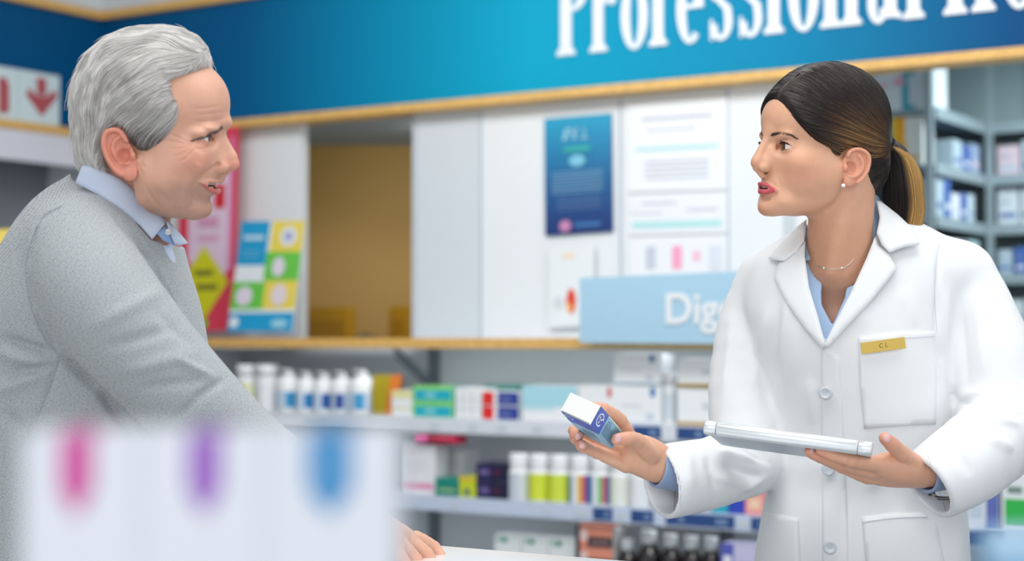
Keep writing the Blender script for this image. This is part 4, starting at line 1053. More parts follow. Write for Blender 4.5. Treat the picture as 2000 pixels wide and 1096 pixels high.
    outer = sstep(0.25, -0.3, np.cos(ph) - 0.25 * np.sin(ph))[:, None] * np.ones(K)
    g = np.clip(outer + 0.9 * sstep(-60, -110, path[:, :, 2]) * sstep(0.5, -0.3, np.cos(ph))[:, None], 0, 1) * (0.6 + 0.4 * r.random((N, 1)))
    g = g[..., None]; gold2 = np.array(lin((205, 160, 92)))
    col = (dark * (1 - g) + gold2 * g) * (0.7 + 0.55 * r.random((N, 1, 1)))
    rad = np.full((N, K), 0.00032) * np.clip((K - np.arange(K)) / 3, 0.3, 1)[None]
    WPST = (WH.world(path.reshape(-1, 3)).reshape(N, K, 3), rad, col)

def brow_strands(H, pts, n, seed, rgb, length, parent, width, lean, name='eyebrow', rad=0.00022, fn=None, curl=0.0):
    """short hairs along a line of local points"""
    r = np.random.default_rng(seed); c = np.array(spl(pts, 8))
    i = r.uniform(0, len(c) - 1.01, n); i0 = i.astype(int); b = c[i0] + (c[i0 + 1] - c[i0]) * (i - i0)[:, None]
    tan = c[i0 + 1] - c[i0]; tan /= np.linalg.norm(tan, axis=1, keepdims=True)
    frac = i / (len(c) - 1); w = width * np.clip(np.minimum(frac * 5 + 0.35, (1 - frac) * 2.2 + 0.15), 0, 1)
    up = np.array([0, 0, 1.0]); b = b + up * (r.uniform(-1, 1, n) * w)[:, None]
    if fn is not None:
        for _ in range(3):
            e = 0.5; bf = b.astype(np.float32); d0 = fn(bf)
            gx = (fn(bf + V3((e, 0, 0))) - d0) / e; gy = (fn(bf + V3((0, e, 0))) - d0) / e
            gn = np.maximum(gx ** 2 + gy ** 2, 0.2); b = b - np.stack([gx, gy, 0 * gx], 1) * (d0 / gn)[:, None]
    out = np.stack([np.ones(n), 0.3 * np.sign(b[:, 1]), np.zeros(n)], 1)
    d = tan * lean[0] + up * lean[1] + out * lean[2] + r.normal(0, 0.18, (n, 3)); d /= np.linalg.norm(d, axis=1, keepdims=True)
    K = 5; t = np.linspace(0, 1, K)[None, :, None]; ln = (length * r.uniform(0.6, 1.1, n))[:, None, None]
    path = b[:, None] + d[:, None] * t * ln + up * curl * t * t * ln
    col = np.array(lin(rgb)) * r.uniform(0.7, 1.3, (n, 1, 1)) * np.ones((n, K, 1))
    rd = rad * np.clip(1.1 - t[..., 0], 0.2, 1) * np.ones((n, K))
    return strands(name, H.world(path.reshape(-1, 3)).reshape(n, K, 3), rd, col, hair_material('brow_hair', 0.5), parent)
if 'woman' in BUILD:
    WOMAN = empty('person', (0.55, 2.68, 0))
    tag(WOMAN, 'woman with a dark ponytail in a white lab coat, beside the shelves', 'person')
    WINV = Matrix.Translation(-WOMAN.location)
    def child(o, par=None):
        if par is None: o.parent = WOMAN; o.matrix_parent_inverse = WINV
        else: o.parent = par; o.matrix_parent_inverse = par.matrix_parent_inverse if False else Matrix.Identity(4)
        return o
    w, q, t = WOMAN_SKIN
    q = orient(w, q)
    body = child(mesh_obj('body', w, q, skin_material('skin_woman', None), None, True)); set_colors(body, t)
    for s in (1, -1):
        c = WK['eye']; eo = child(eye_mesh(WH, (c[0], c[1] * s, c[2]), 12.8, (1, -0.13, 0.02), (88, 52, 34), None, 6.5, 2.6))
        eb = [(92, 11 * s, 28), (90, 18 * s, 29.5), (86, 28 * s, 31), (78, 39 * s, 29), (68, 49 * s, 22)]
        child(brow_strands(WH, eb, 520, 3 + s, (104, 80, 68), 4.2, None, 2.0, (0.9, 0.35, 0.1), fn=lambda p: wfn(p)))
        E = np.array(WK['eye']) * (1, s, 1); lash = []
        for k in range(9):
            az = (-0.95 + 1.95 * k / 8); t_ = max(0, 1 - (az / 1.22) ** 2) ** .8; el = 0.42 * t_ + 0.03
            lash.append(E + 13.6 * np.array([math.cos(el) * math.cos(az), s * math.cos(el) * math.sin(az), math.sin(el)]))
        child(brow_strands(WH, lash, 340, 8 + s, (20, 14, 14), 4.4, None, 0.25, (-0.2, 0.1, 1.0), 'eyelashes', 0.0002, curl=0.55))
        lash = []
        for k in range(9):
            az = (-0.8 + 1.7 * k / 8); t_ = max(0, 1 - (az / 1.22) ** 2) ** .8; el = -0.32 * t_
            lash.append(E + 13.4 * np.array([math.cos(el) * math.cos(az), s * math.cos(el) * math.sin(az), math.sin(el)]))
        child(brow_strands(WH, lash, 60, 18 + s, (40, 28, 26), 3.0, None, 0.2, (0.1, -0.5, 1.0), 'eyelashes', 0.00018))
    hw, hq = WHAIR
    hcap = mat('hair_base_brown', (40, 29, 26), 0.42, noise=0.25, nscale=220)
    hair = child(mesh_obj('hair', hw, orient(hw, hq), hcap, None, True))
    st = strands('hair_strands', *WSTR, hair_material('hair_fibre'), hair)
    pw, pq = WPONY
    pony = child(mesh_obj('ponytail', pw, orient(pw, pq), hcap, None, True))
    strands('hair_strands', *WPST, hair_material('hair_fibre'), pony)
    # parented twice removed: cancel the root's offset
    for o in (hair, pony):
        for c_ in o.children: c_.matrix_parent_inverse = Matrix.Identity(4)
    # upper teeth
    tv = []; tf = []
    for k in range(8):
        a = -0.95 + 1.9 * (k + 0.5) / 8
        c_ = np.array([77.5 + 19 * math.cos(a), 20 * math.sin(a), -49.2])
        b = len(tv); tn = np.array([-math.sin(a), math.cos(a), 0]); nn = np.array([math.cos(a), math.sin(a), 0])
        for dz, tk in ((3, 1.6), (-0.6, 1.6), (-1.6, 1.1)):
            for du in (-2.25, -1.2, 1.2, 2.25):
                tv.append(c_ + tn * du + np.array([0, 0, dz]) + nn * (tk if abs(du) < 2 else tk - 0.7))
        for i in range(2):
            for j in range(3): tf.append((b + i * 4 + j, b + i * 4 + j + 1, b + (i + 1) * 4 + j + 1, b + (i + 1) * 4 + j))
    child(mesh_obj('teeth', WH.world(tv), tf, mat('tooth_white', (236, 230, 222), 0.2), None, True))
    # pearl stud
    m_ = MB(); m_.lathe([(0.0003, -0.003), (0.0017, -0.0026), (0.0029, -0.0012), (0.0033, 0), (0.0029, 0.0012), (0.0017, 0.0026), (0.0003, 0.003)], mat('pearl', (245, 242, 238), 0.12, coat=1), n=20)
    e_ = m_.build('earring'); e_.location = Vector(WH.world(WH.L(1645, 361, 82.5))); child(e_)
# ------------------------------------------------------------------ the coat, shirt and hands of the woman
def Pm(u, v, D): return P(u, v, D) * 1000

def rows_fn(rows, p, e=2.25):
    """stacked ellipses: rows = (v, uL, uR, D, half depth m) from top to bottom; p in world mm"""
    R = []; rows = spl(rows, 5)
    for v, ul, ur, D, b in rows:
        a = P(ul, v, D) * 1000; c = P(ur, v, D) * 1000; R.append((a[2], (a[0] + c[0]) / 2, (a[1] + c[1]) / 2, (c[0] - a[0]) / 2, b * 1000))
    R = np.array(R)[::-1]
    z = p[:, 2]; cx, cy, ra, rb = (np.interp(z, R[:, 0], R[:, k]) for k in (1, 2, 3, 4))
    k = (np.abs((p[:, 0] - cx) / ra) ** e + np.abs((p[:, 1] - cy) / rb) ** e) ** (1 / e)
    d = (k - 1) * np.minimum(ra, rb)
    return np.maximum(np.maximum(d, z - R[-1, 0]), R[0, 0] - z)

def px_of(p):
    q = p.astype(np.float64) / 1000 - C0; d = q @ CF
    return 1000 + FPX * (q @ CR) / d, 548 - FPX * (q @ CU) / d, d

def patch(name, poly, bvh, offset, thick, m, step=7, tint=None, puff=1.5, bulge=None):
    """a piece of cloth with real thickness laid over a surface; poly = outline as seen from the front"""
    poly = [tuple(map(float, q)) for q in poly]
    pts = []
    for (x0, y0), (x1, y1) in zip(poly, poly[1:] + poly[:1]):
        n = max(1, int(math.hypot(x1 - x0, y1 - y0) / step))
        pts += [(x0 + (x1 - x0) * k / n, y0 + (y1 - y0) * k / n) for k in range(n)]
    nb = len(pts); xs = [q[0] for q in poly]; ys = [q[1] for q in poly]
    gx, gy = np.meshgrid(np.arange(min(xs), max(xs), step), np.arange(min(ys), max(ys), step)); gx = gx.ravel(); gy = gy.ravel()
    d = poly2(gx, gy, poly); ok = d < -step * 0.55
    allp = pts + list(zip(gx[ok], gy[ok]))
    res = geometry.delaunay_2d_cdt([Vector(q) for q in allp], [(i, (i + 1) % nb) for i in range(nb)], [], 1, 1e-4)
    v2 = np.array([tuple(q) for q in res[0]]); faces = [tuple(f) for f in res[2]]
    dd = -poly2(v2[:, 0], v2[:, 1], poly)
    front = []; last = None
    pos = np.zeros((len(v2), 3)); dep = np.full(len(v2), np.nan)
    for i, (u, v) in enumerate(v2):
        r = P(u, v, 1.0) - C0; r /= np.linalg.norm(r)
        h = bvh.ray_cast(Vector(C0), Vector(r))
        if h[0] is not None: dep[i] = h[3]
    good = ~np.isnan(dep)
    for i in np.where(~good)[0]:
        j = np.where(good)[0][np.argmin(((v2[good] - v2[i]) ** 2).sum(1))]; dep[i] = dep[j]
    edge = np.clip(dd / 8, 0, 1)
    F = []; B = []
    for i, (u, v) in enumerate(v2):
        r = P(u, v, 1.0) - C0; r /= np.linalg.norm(r)
        o = offset + puff / 1000 * math.sqrt(edge[i] * (2 - edge[i]))
        if bulge is not None: o += bulge(u, v)
        F.append(C0 + r * (dep[i] - o)); B.append(C0 + r * (dep[i] - o + thick))
    n = len(v2); cnt = {}
    for f in faces:
        for a, b in zip(f, f[1:] + f[:1]): cnt[(a, b)] = 1
    fs = [tuple(f) for f in faces] + [tuple(n + i for i in f[::-1]) for f in faces]
    for (a, b) in cnt:
        if (b, a) not in cnt: fs.append((b, a, n + a, n + b))
    fr = faces[0]; nn = np.cross(np.array(F[fr[1]]) - F[fr[0]], np.array(F[fr[2]]) - F[fr[0]])
    if nn @ CF > 0: fs = [f[::-1] for f in fs]
    o = mesh_obj(name, F + B, fs, m, None, True)
    return o

def seam(name, pts, bvh, r, m, off=0.0):
    """a thin sewn line on the cloth"""
    vs = []; fs = []; n = 0
    q = spl([(a, b, 0) for a, b in pts], 8); row = []
    for u, v, _ in q:
        d = P(u, v, 1.0) - C0; d /= np.linalg.norm(d); h = bvh.ray_cast(Vector(C0), Vector(d))
        if h[0] is not None: row.append((np.array(h[0]) - d * off, np.array(h[1])))
    for i, (c, nn) in enumerate(row):
        t = row[min(i + 1, len(row) - 1)][0] - row[max(i - 1, 0)][0]; t /= max(np.linalg.norm(t), 1e-9)
        b = np.cross(t, nn); b /= max(np.linalg.norm(b), 1e-9)
        for k in range(6):
            a = 2 * PI * k / 6; vs.append(c + r * (b * math.cos(a) + nn * math.sin(a)))
        if i: fs += [((i - 1) * 6 + k, (i - 1) * 6 + (k + 1) % 6, i * 6 + (k + 1) % 6, i * 6 + k) for k in range(6)]
    return mesh_obj(name, vs, fs, m, None, True)

def bvh_of(v, q): return BVHTree.FromPolygons([tuple(x) for x in v], [tuple(map(int, f)) for f in q])

def cloth(name, rgb, rough=0.75, weave=2200, strength=0.35, sheen=0.2):
    m = mat(name, rgb, rough, spec=0.25, bump=strength, bscale=weave)
    m.node_tree.nodes['Principled BSDF'].inputs['Sheen Weight'].default_value = sheen
    return m

if 'woman' in BUILD:
    COAT = cloth('coat_white', (240, 242, 245)); SHIRT = cloth('shirt_light_blue', (178, 204, 236), 0.7, 1800)
    BR = [(392, 1640, 1720, 2.70, .05), (425, 1600, 1770, 2.70, .065), (455, 1545, 1830, 2.70, .085), (490, 1492, 1885, 2.70, .10), (530, 1462, 1905, 2.70, .115), (600, 1450, 1885, 2.70, .128),
          (680, 1472, 1862, 2.70, .135), (760, 1492, 1866, 2.70, .128), (840, 1508, 1868, 2.70, .122), (900, 1508, 1872, 2.70, .124),
          (980, 1496, 1880, 2.70, .13), (1096, 1476, 1890, 2.70, .14), (1300, 1450, 1905, 2.70, .145), (1500, 1440, 1915, 2.70, .15)]
    # right arm (picture left) and left arm (picture right): centre line and radii of the sleeves, mm
    RA = [(*Pm(1492, 545, 2.74), 42), (*Pm(1462, 640, 2.74), 50), (*Pm(1452, 760, 2.72), 54), (*Pm(1462, 880, 2.68), 56), (*Pm(1450, 905, 2.66), 54), (*Pm(1370, 927, 2.61), 53), (*Pm(1290, 943, 2.58), 56)]
    LA = [(*Pm(1880, 540, 2.68), 48), (*Pm(1912, 610, 2.66), 54), (*Pm(1935, 700, 2.64), 66), (*Pm(1955, 790, 2.62), 70), (*Pm(1950, 850, 2.58), 66), (*Pm(1890, 900, 2.48), 62), (*Pm(1812, 952, 2.455), 52)]
    RAI = [(*Pm(1400, 921, 2.62), 40), (*Pm(1290, 943, 2.58), 49), (*Pm(1225, 956, 2.555), 49)]
    LAI = [(*Pm(1890, 913, 2.50), 40), (*Pm(1812, 952, 2.455), 43), (*Pm(1740, 988, 2.42), 43)]
    def cuts(p, d):
        # the cuff ends
        for a, b in ((RA[-2], RA[-1]), (LA[-2], LA[-1])):
            a = np.array(a[:3]); b_ = np.array(b[:3]); n = (b_ - a) / np.linalg.norm(b_ - a)
            near = np.linalg.norm(p - b_, axis=1) < 110
            d = np.where(near, smax(d, ((p - b_) @ n).astype(np.float32), 2), d)
        return d
    def arms_only(p):
        r_ = chain(p, spl(RA, 3), 6); l_ = chain(p, spl(LA, 3), 6)
        return r_, l_
    def coat_solid(p):
        d = rows_fn(BR, p)
        r_, l_ = arms_only(p)
        d = smin(d, ell(p, Pm(1870, 535, 2.69), (52, 62, 50)), 30); d = smin(d, ell(p, Pm(1500, 560, 2.74), (46, 55, 50)), 30)
        return smin(d, np.minimum(r_, l_), 11)
    VL = [(1573, 428), (1560, 470), (1576, 560), (1612, 668), (1650, 600), (1690, 520), (1715, 450), (1722, 396), (1700, 300), (1600, 300)]
    def coat_fn(p):
        p = p.astype(np.float32); d = coat_solid(p)
        # soft folds
        w = vnoise(p, np.array([38, 60, 75]), 21)
        d = d + 1.3 * w[:, 0] + 0.5 * vnoise(p, 16, 5)[:, 0]
        u, v, dep = px_of(p)
        cut = poly2(u, v, VL) * 0.8
        cut = np.maximum(cut, dep * 1000 - 2720)
        d = smax(d, -cut.astype(np.float32), 2.5)
        d = cuts(p, d)
        d = smax(d, -chain(p, RAI), 2); d = smax(d, -chain(p, LAI), 2)
        return d
    lo = np.array([*Pm(1225, 0, 2.55)[:1], 2250, 500]); hi = np.array([880, 2900, 1490.0])
    cv, cq = surface(coat_fn, lo, hi, 3.2); cv, cq = keep_big(cv, cq); cv = gsmooth(cv, cq, 2, .5) / 1000
    WFOLDS = [
        (1500, 600, 1470, 760, 12, 5), (1520, 590, 1500, 800, 12, -5), (1432, 620, 1412, 780, 10, 3), (1545, 560, 1520, 700, 12, 4),
        (1400, 880, 1480, 900, 8, 5), (1410, 905, 1490, 935, 8, -5), (1395, 930, 1470, 950, 9, 5), (1380, 890, 1400, 960, 8, -4), (1450, 850, 1500, 900, 9, -5),
        (1340, 880, 1350, 960, 12, 3), (1320, 900, 1330, 1000, 10, -3), (1420, 870, 1505, 905, 6, -4), (1440, 960, 1500, 930, 7, 4),
        (1835, 480, 1828, 660, 5, -5), (1850, 560, 1842, 680, 9, 5), (1870, 580, 1890, 760, 12, -4), (1905, 560, 1925, 740, 14, 4),
        (1868, 785, 1960, 800, 6, -8), (1880, 770, 1990, 770, 9, 5), (1890, 812, 1990, 830, 7, 5), (1905, 795, 2000, 812, 5, -5), (1860, 815, 1930, 850, 8, -5), (1925, 850, 1980, 880, 10, 4),
        (1850, 860, 1900, 930, 12, -3), (1825, 660, 1872, 800, 7, -6), (1840, 700, 1865, 770, 6, 4),
        (1640, 560, 1700, 640, 20, 3), (1560, 620, 1540, 760, 16, 3), (1520, 700, 1530, 860, 12, -4), (1700, 850, 1760, 1000, 22, -4), (1560, 900, 1530, 1060, 18, 3), (1650, 960, 1640, 1090, 14, -3),
        (1760, 560, 1790, 640, 16, 2.5), (1735, 900, 1690, 960, 14, 3), (1580, 740, 1590, 830, 12, 3)]
    cv = fold(cv, cq, [w_[:5] + (w_[5] * 1.35,) + w_[6:] for w_ in WFOLDS])
    w, q = cv, orient(cv, cq)
    coat = child(mesh_obj('coat', w, q, COAT, None, True))
    # collar and lapels lie on the uncut shape
    def hull(p): 
        p = p.astype(np.float32)
        d = rows_fn(BR, p); d = smin(d, chain(p, [(*Pm(1655, 470, 2.66), 62), (*Pm(1668, 405, 2.68), 50)]), 18)
        return smin(d, np.minimum(*arms_only(p)), 11)
    hv, hq = surface(hull, (250, 2450, 900), (800, 2900, 1510), 6.0); HB = bvh_of(hv / 1000, hq)
    CB = bvh_of(cv, cq)
    def part(o, par=None):
        o.parent = par or coat; o.matrix_parent_inverse = Matrix.Identity(4); return o
    coat.parent = WOMAN; coat.matrix_parent_inverse = WINV
    part(patch('lapel', [(1709, 462), (1716, 480), (1735, 493), (1752, 525), (1742, 538), (1700, 590), (1660, 632), (1614, 682), (1609, 676), (1622, 648), (1660, 575), (1692, 505)], HB, .012, .005, COAT, 7, puff=3))
    part(patch('lapel', [(1530, 500), (1516, 522), (1512, 545), (1535, 590), (1570, 640), (1608, 684), (1612, 672), (1598, 620), (1580, 560), (1572, 500), (1573, 470), (1560, 478)], HB, .011, .005, COAT, 7, puff=3))
    part(patch('collar', [(1712, 391), (1724, 396), (1755, 420), (1782, 446), (1796, 478), (1762, 484), (1737, 494), (1722, 478), (1712, 455), (1718, 425)], HB, .020, .006, COAT, 6, puff=4))
    part(patch('collar', [(1576, 428), (1560, 440), (1530, 470), (1500, 505), (1512, 509), (1532, 510), (1556, 492), (1571, 470)], HB, .018, .006, COAT, 6, puff=4))
    # pockets, placket, buttons, seams
    part(patch('chest_pocket', [(1676, 660), (1750, 650), (1826, 646), (1830, 750), (1828, 829), (1760, 832), (1688, 838), (1680, 760)], CB, .002, .003, COAT, 9, puff=.5))
    part(patch('side_pocket', [(1683, 1011), (1750, 1003), (1800, 1002), (1830, 1024), (1845, 1096), (1848, 1180), (1700, 1190)], CB, .002, .003, COAT, 10, puff=.5))
    part(patch('side_pocket', [(1492, 998), (1520, 1004), (1560, 1014), (1564, 1096), (1560, 1185), (1470, 1180), (1478, 1080)], CB, .002, .003, COAT, 10, puff=.5))
    part(patch('placket', [(1603, 685), (1612, 676), (1640, 700), (1646, 800), (1650, 900), (1655, 1000), (1660, 1180), (1606, 1180), (1606, 1000), (1604, 850)], CB, .0015, .0025, COAT, 9, puff=.3))
    thread = mat('coat_thread', (205, 212, 222), 0.8)
    for pts in ([(1835, 476), (1828, 520), (1826, 590), (1830, 650)], [(1680, 672), (1750, 662), (1826, 657)], [(1683, 1020), (1750, 1012), (1812, 1010)], [(1306, 880), (1316, 940), (1316, 1000)], [(1812, 888), (1832, 950), (1850, 1010)]):
        part(seam('seam', pts, CB, .0005, thread, .003 if pts[0][0] < 1700 and pts[0][1] != 880 and pts[0][0] != 1306 else 0.0))
    bm_ = mat('button_clear', (214, 220, 228), 0.25, coat=.6)
    for (bu, bv) in ((1612, 768), (1618, 917), (1621, 1070)):
        r = P(bu, bv, 1) - C0; r /= np.linalg.norm(r); h = CB.ray_cast(Vector(C0), Vector(r))
        m_ = MB(); m_.lathe([(.0002, -.001), (.009, -.001), (.0098, 0), (.009, .0016), (.007, .0012), (.0055, .0006), (.0002, .0005)], bm_, n=28)
        for dx, dy in ((.0017, .0017), (-.0017, .0017), (.0017, -.0017), (-.0017, -.0017)): m_.lathe([(.0002, .0), (.0007, .0005), (.0007, .0009), (.0002, .001)], mat('button_thread', (190, 196, 205), .8), dx, dy, 8)
        o = m_.build('button'); nrm = Vector(-CF) * .6 + (h[1] if h[1].dot(Vector(CF)) < 0 else -h[1])
        o.rotation_euler = nrm.to_track_quat('Z', 'Y').to_euler(); o.location = h[0] - Vector(r) * .0075; part(o)
    # name badge
    def up_px(u, v, off):
        r = P(u, v, 1) - C0; r /= np.linalg.norm(r); h = CB.ray_cast(Vector(C0), Vector(r)); return np.array(h[0]) - r * off
    a = up_px(1681, 680, .009); b = up_px(1768, 668, .009); c = a + (P(1681, 671, 2.56) - P(1683, 692, 2.56))
    c0 = up_px(1725, 675, .010); ex = b - a; ex[1] = 0.5 * ex[1]; ex /= np.linalg.norm(ex); ez = np.array([.0, -.03, 1.0]); ez -= ex * (ez @ ex); ez /= np.linalg.norm(ez); ey = np.cross(ez, ex)
    gold = mat('badge_gold', (214, 182, 92), 0.32, metal=0.35)
    m_ = MB(); m_.box(-.034, .034, -.0012, .0012, -.0085, .0085, gold, .0005); badge = m_.build('name_badge')
    M_ = Matrix([[ex[0], ey[0], ez[0], c0[0]], [ex[1], ey[1], ez[1], c0[1]], [ex[2], ey[2], ez[2], c0[2]], [0, 0, 0, 1]]); badge.matrix_world = M_
    badge.parent = coat
    txt = bpy.data.curves.new('badge_letters', 'FONT'); txt.body = 'C L'; txt.size = .0095; txt.align_x = 'CENTER'; txt.align_y = 'CENTER'; txt.extrude = .0001; txt.offset = -.0001
    to = text_mesh(txt, mat('badge_ink', (70, 60, 40), .6)); to.parent = badge; to.rotation_euler = (PI / 2, 0, 0); to.location = (0, -.0014, 0)
    # shirt under the coat
    SR = [(v_, ul + (10 if v_ < 470 else 16), ur - (10 if v_ < 470 else 16), D, b - .013) for v_, ul, ur, D, b in BR if v_ < 860]
    SV = [(1572, 420), (1574, 511), (1592, 516), (1608, 532), (1604, 571), (1605, 596), (1626, 636), (1650, 582), (1661, 520), (1664, 505), (1684, 455), (1706, 400), (1700, 300), (1600, 300)]
    def shirt_fn(p):
        p = p.astype(np.float32); d = rows_fn(SR, p); d = smin(d, chain(p, [(*Pm(1648, 470, 2.655), 54), (*Pm(1660, 420, 2.675), 49)]), 16)
        d = d + 0.8 * vnoise(p, 18, 11)[:, 0]
        u, v, dep = px_of(p); cut = np.maximum(poly2(u, v, SV) * .8, dep * 1000 - 2720)
        cut = np.minimum(cut, chain(p, [(*Pm(1638, 520, 2.63), 49), (*Pm(1648, 390, 2.665), 47), (*Pm(1648, 340, 2.67), 60)]))
        return smax(d, -cut.astype(np.float32), 1.5)
    sv, sq = surface(shirt_fn, (380, 2480, 1020), (760, 2850, 1500), 2.6); sv, sq = keep_big(sv, sq); sv = sv / 1000
    shirt = child(mesh_obj('shirt', sv, orient(sv, sq), SHIRT, None, True))
    def shull(p):
        p = p.astype(np.float32); d = rows_fn(SR, p); return smin(d, chain(p, [(*Pm(1644, 480, 2.65), 54), (*Pm(1656, 400, 2.675), 49)]), 16)
    xv, xq = surface(shull, (380, 2480, 1020), (760, 2850, 1510), 5.0); SB = bvh_of(xv / 1000, xq)
    part(patch('collar', [(1700, 392), (1714, 392), (1718, 412), (1712, 450), (1698, 480), (1684, 503), (1672, 490), (1662, 513), (1664, 500), (1680, 468), (1694, 435)], SB, .006, .0025, SHIRT, 5, puff=2.5), shirt)
    part(patch('collar', [(1576, 436), (1571, 450), (1570, 490), (1572, 512), (1580, 508), (1592, 516), (1584, 490), (1580, 460)], SB, .006, .0025, SHIRT, 5, puff=2.5), shirt)
# ------------------------------------------------------------------ hands of the woman, the small box and the tablet
def hand_surface(chains, webs, nails, skin_rgb, h=1.15, arm=None, k=3.0, wob=0.12):
    """chains of (u,v,D,r mm); each finger is its own chain melted into the palm near its root"""
    C = [[(*Pm(*q[:3]), q[3]) for q in c] for c in chains]; Wb = [[(*Pm(*q[:3]), q[3]) for q in c] for c in webs]
    N = [(Pm(*q[:3]), q[3]) for q in nails]
    def fn(p):
        p = p.astype(np.float32); pal = None
        for c in Wb: e = chain(p, spl(c, 3), 4); pal = e if pal is None else smin(pal, e, 9)
        d = pal
        for c in C:
            f = chain(p, spl(c, 3), 2.0)
            for q in c[1:-1]: f = smin(f, sph(p, q[:3], q[3] * 1.04), 2.5)
            root = np.linalg.norm(p - V3(c[0][:3]), axis=1)
            kk = k * np.clip(1.6 - root / 32, 0.12, 1.6)
            hh = np.clip(0.5 + 0.5 * (f - d) / kk, 0, 1); d = f + (d - f) * hh - kk * hh * (1 - hh)
        for c_, r_ in N: d = smin(d, ell(p, c_, (r_, 2.2, r_ * 1.1)), 0.8)
        return d
    allp = np.array([q[:3] for c in C + Wb for q in c]); lo = allp.min(0) - 26; hi = allp.max(0) + 26
    v, q = surface(fn, lo, hi, h); v, q = keep_big(v, q, .05); v = v + wob * vnoise(v, 7, 3)
    t = np.tile(np.array(lin(skin_rgb)), (len(v), 1))
    tips = np.array([c[-1][:3] for c in C])
    dt = np.min(np.linalg.norm(v[:, None] - tips[None], axis=2), 1)
    t = blend(t, 0.55 * np.exp(-(dt / 13) ** 2), (226, 138, 118))
    for c in C:
        for qj in c[1:-1]: t = blend(t, 0.28 * np.exp(-(np.linalg.norm(v - qj[:3], axis=1) / 11) ** 2), (218, 128, 108))
    vn = normals(v, orient(v, q))
    for c_, r_ in N:
        dl = np.abs((v - c_) / (r_, 5.0, r_ * 1.15)); dd = (dl ** 2.6).sum(1) ** (1 / 2.6)
        t = blend(t, sstep(1.08, .9, dd) * (vn @ CF < -0.1) * .9, (232, 186, 186))
    return v / 1000, q, t

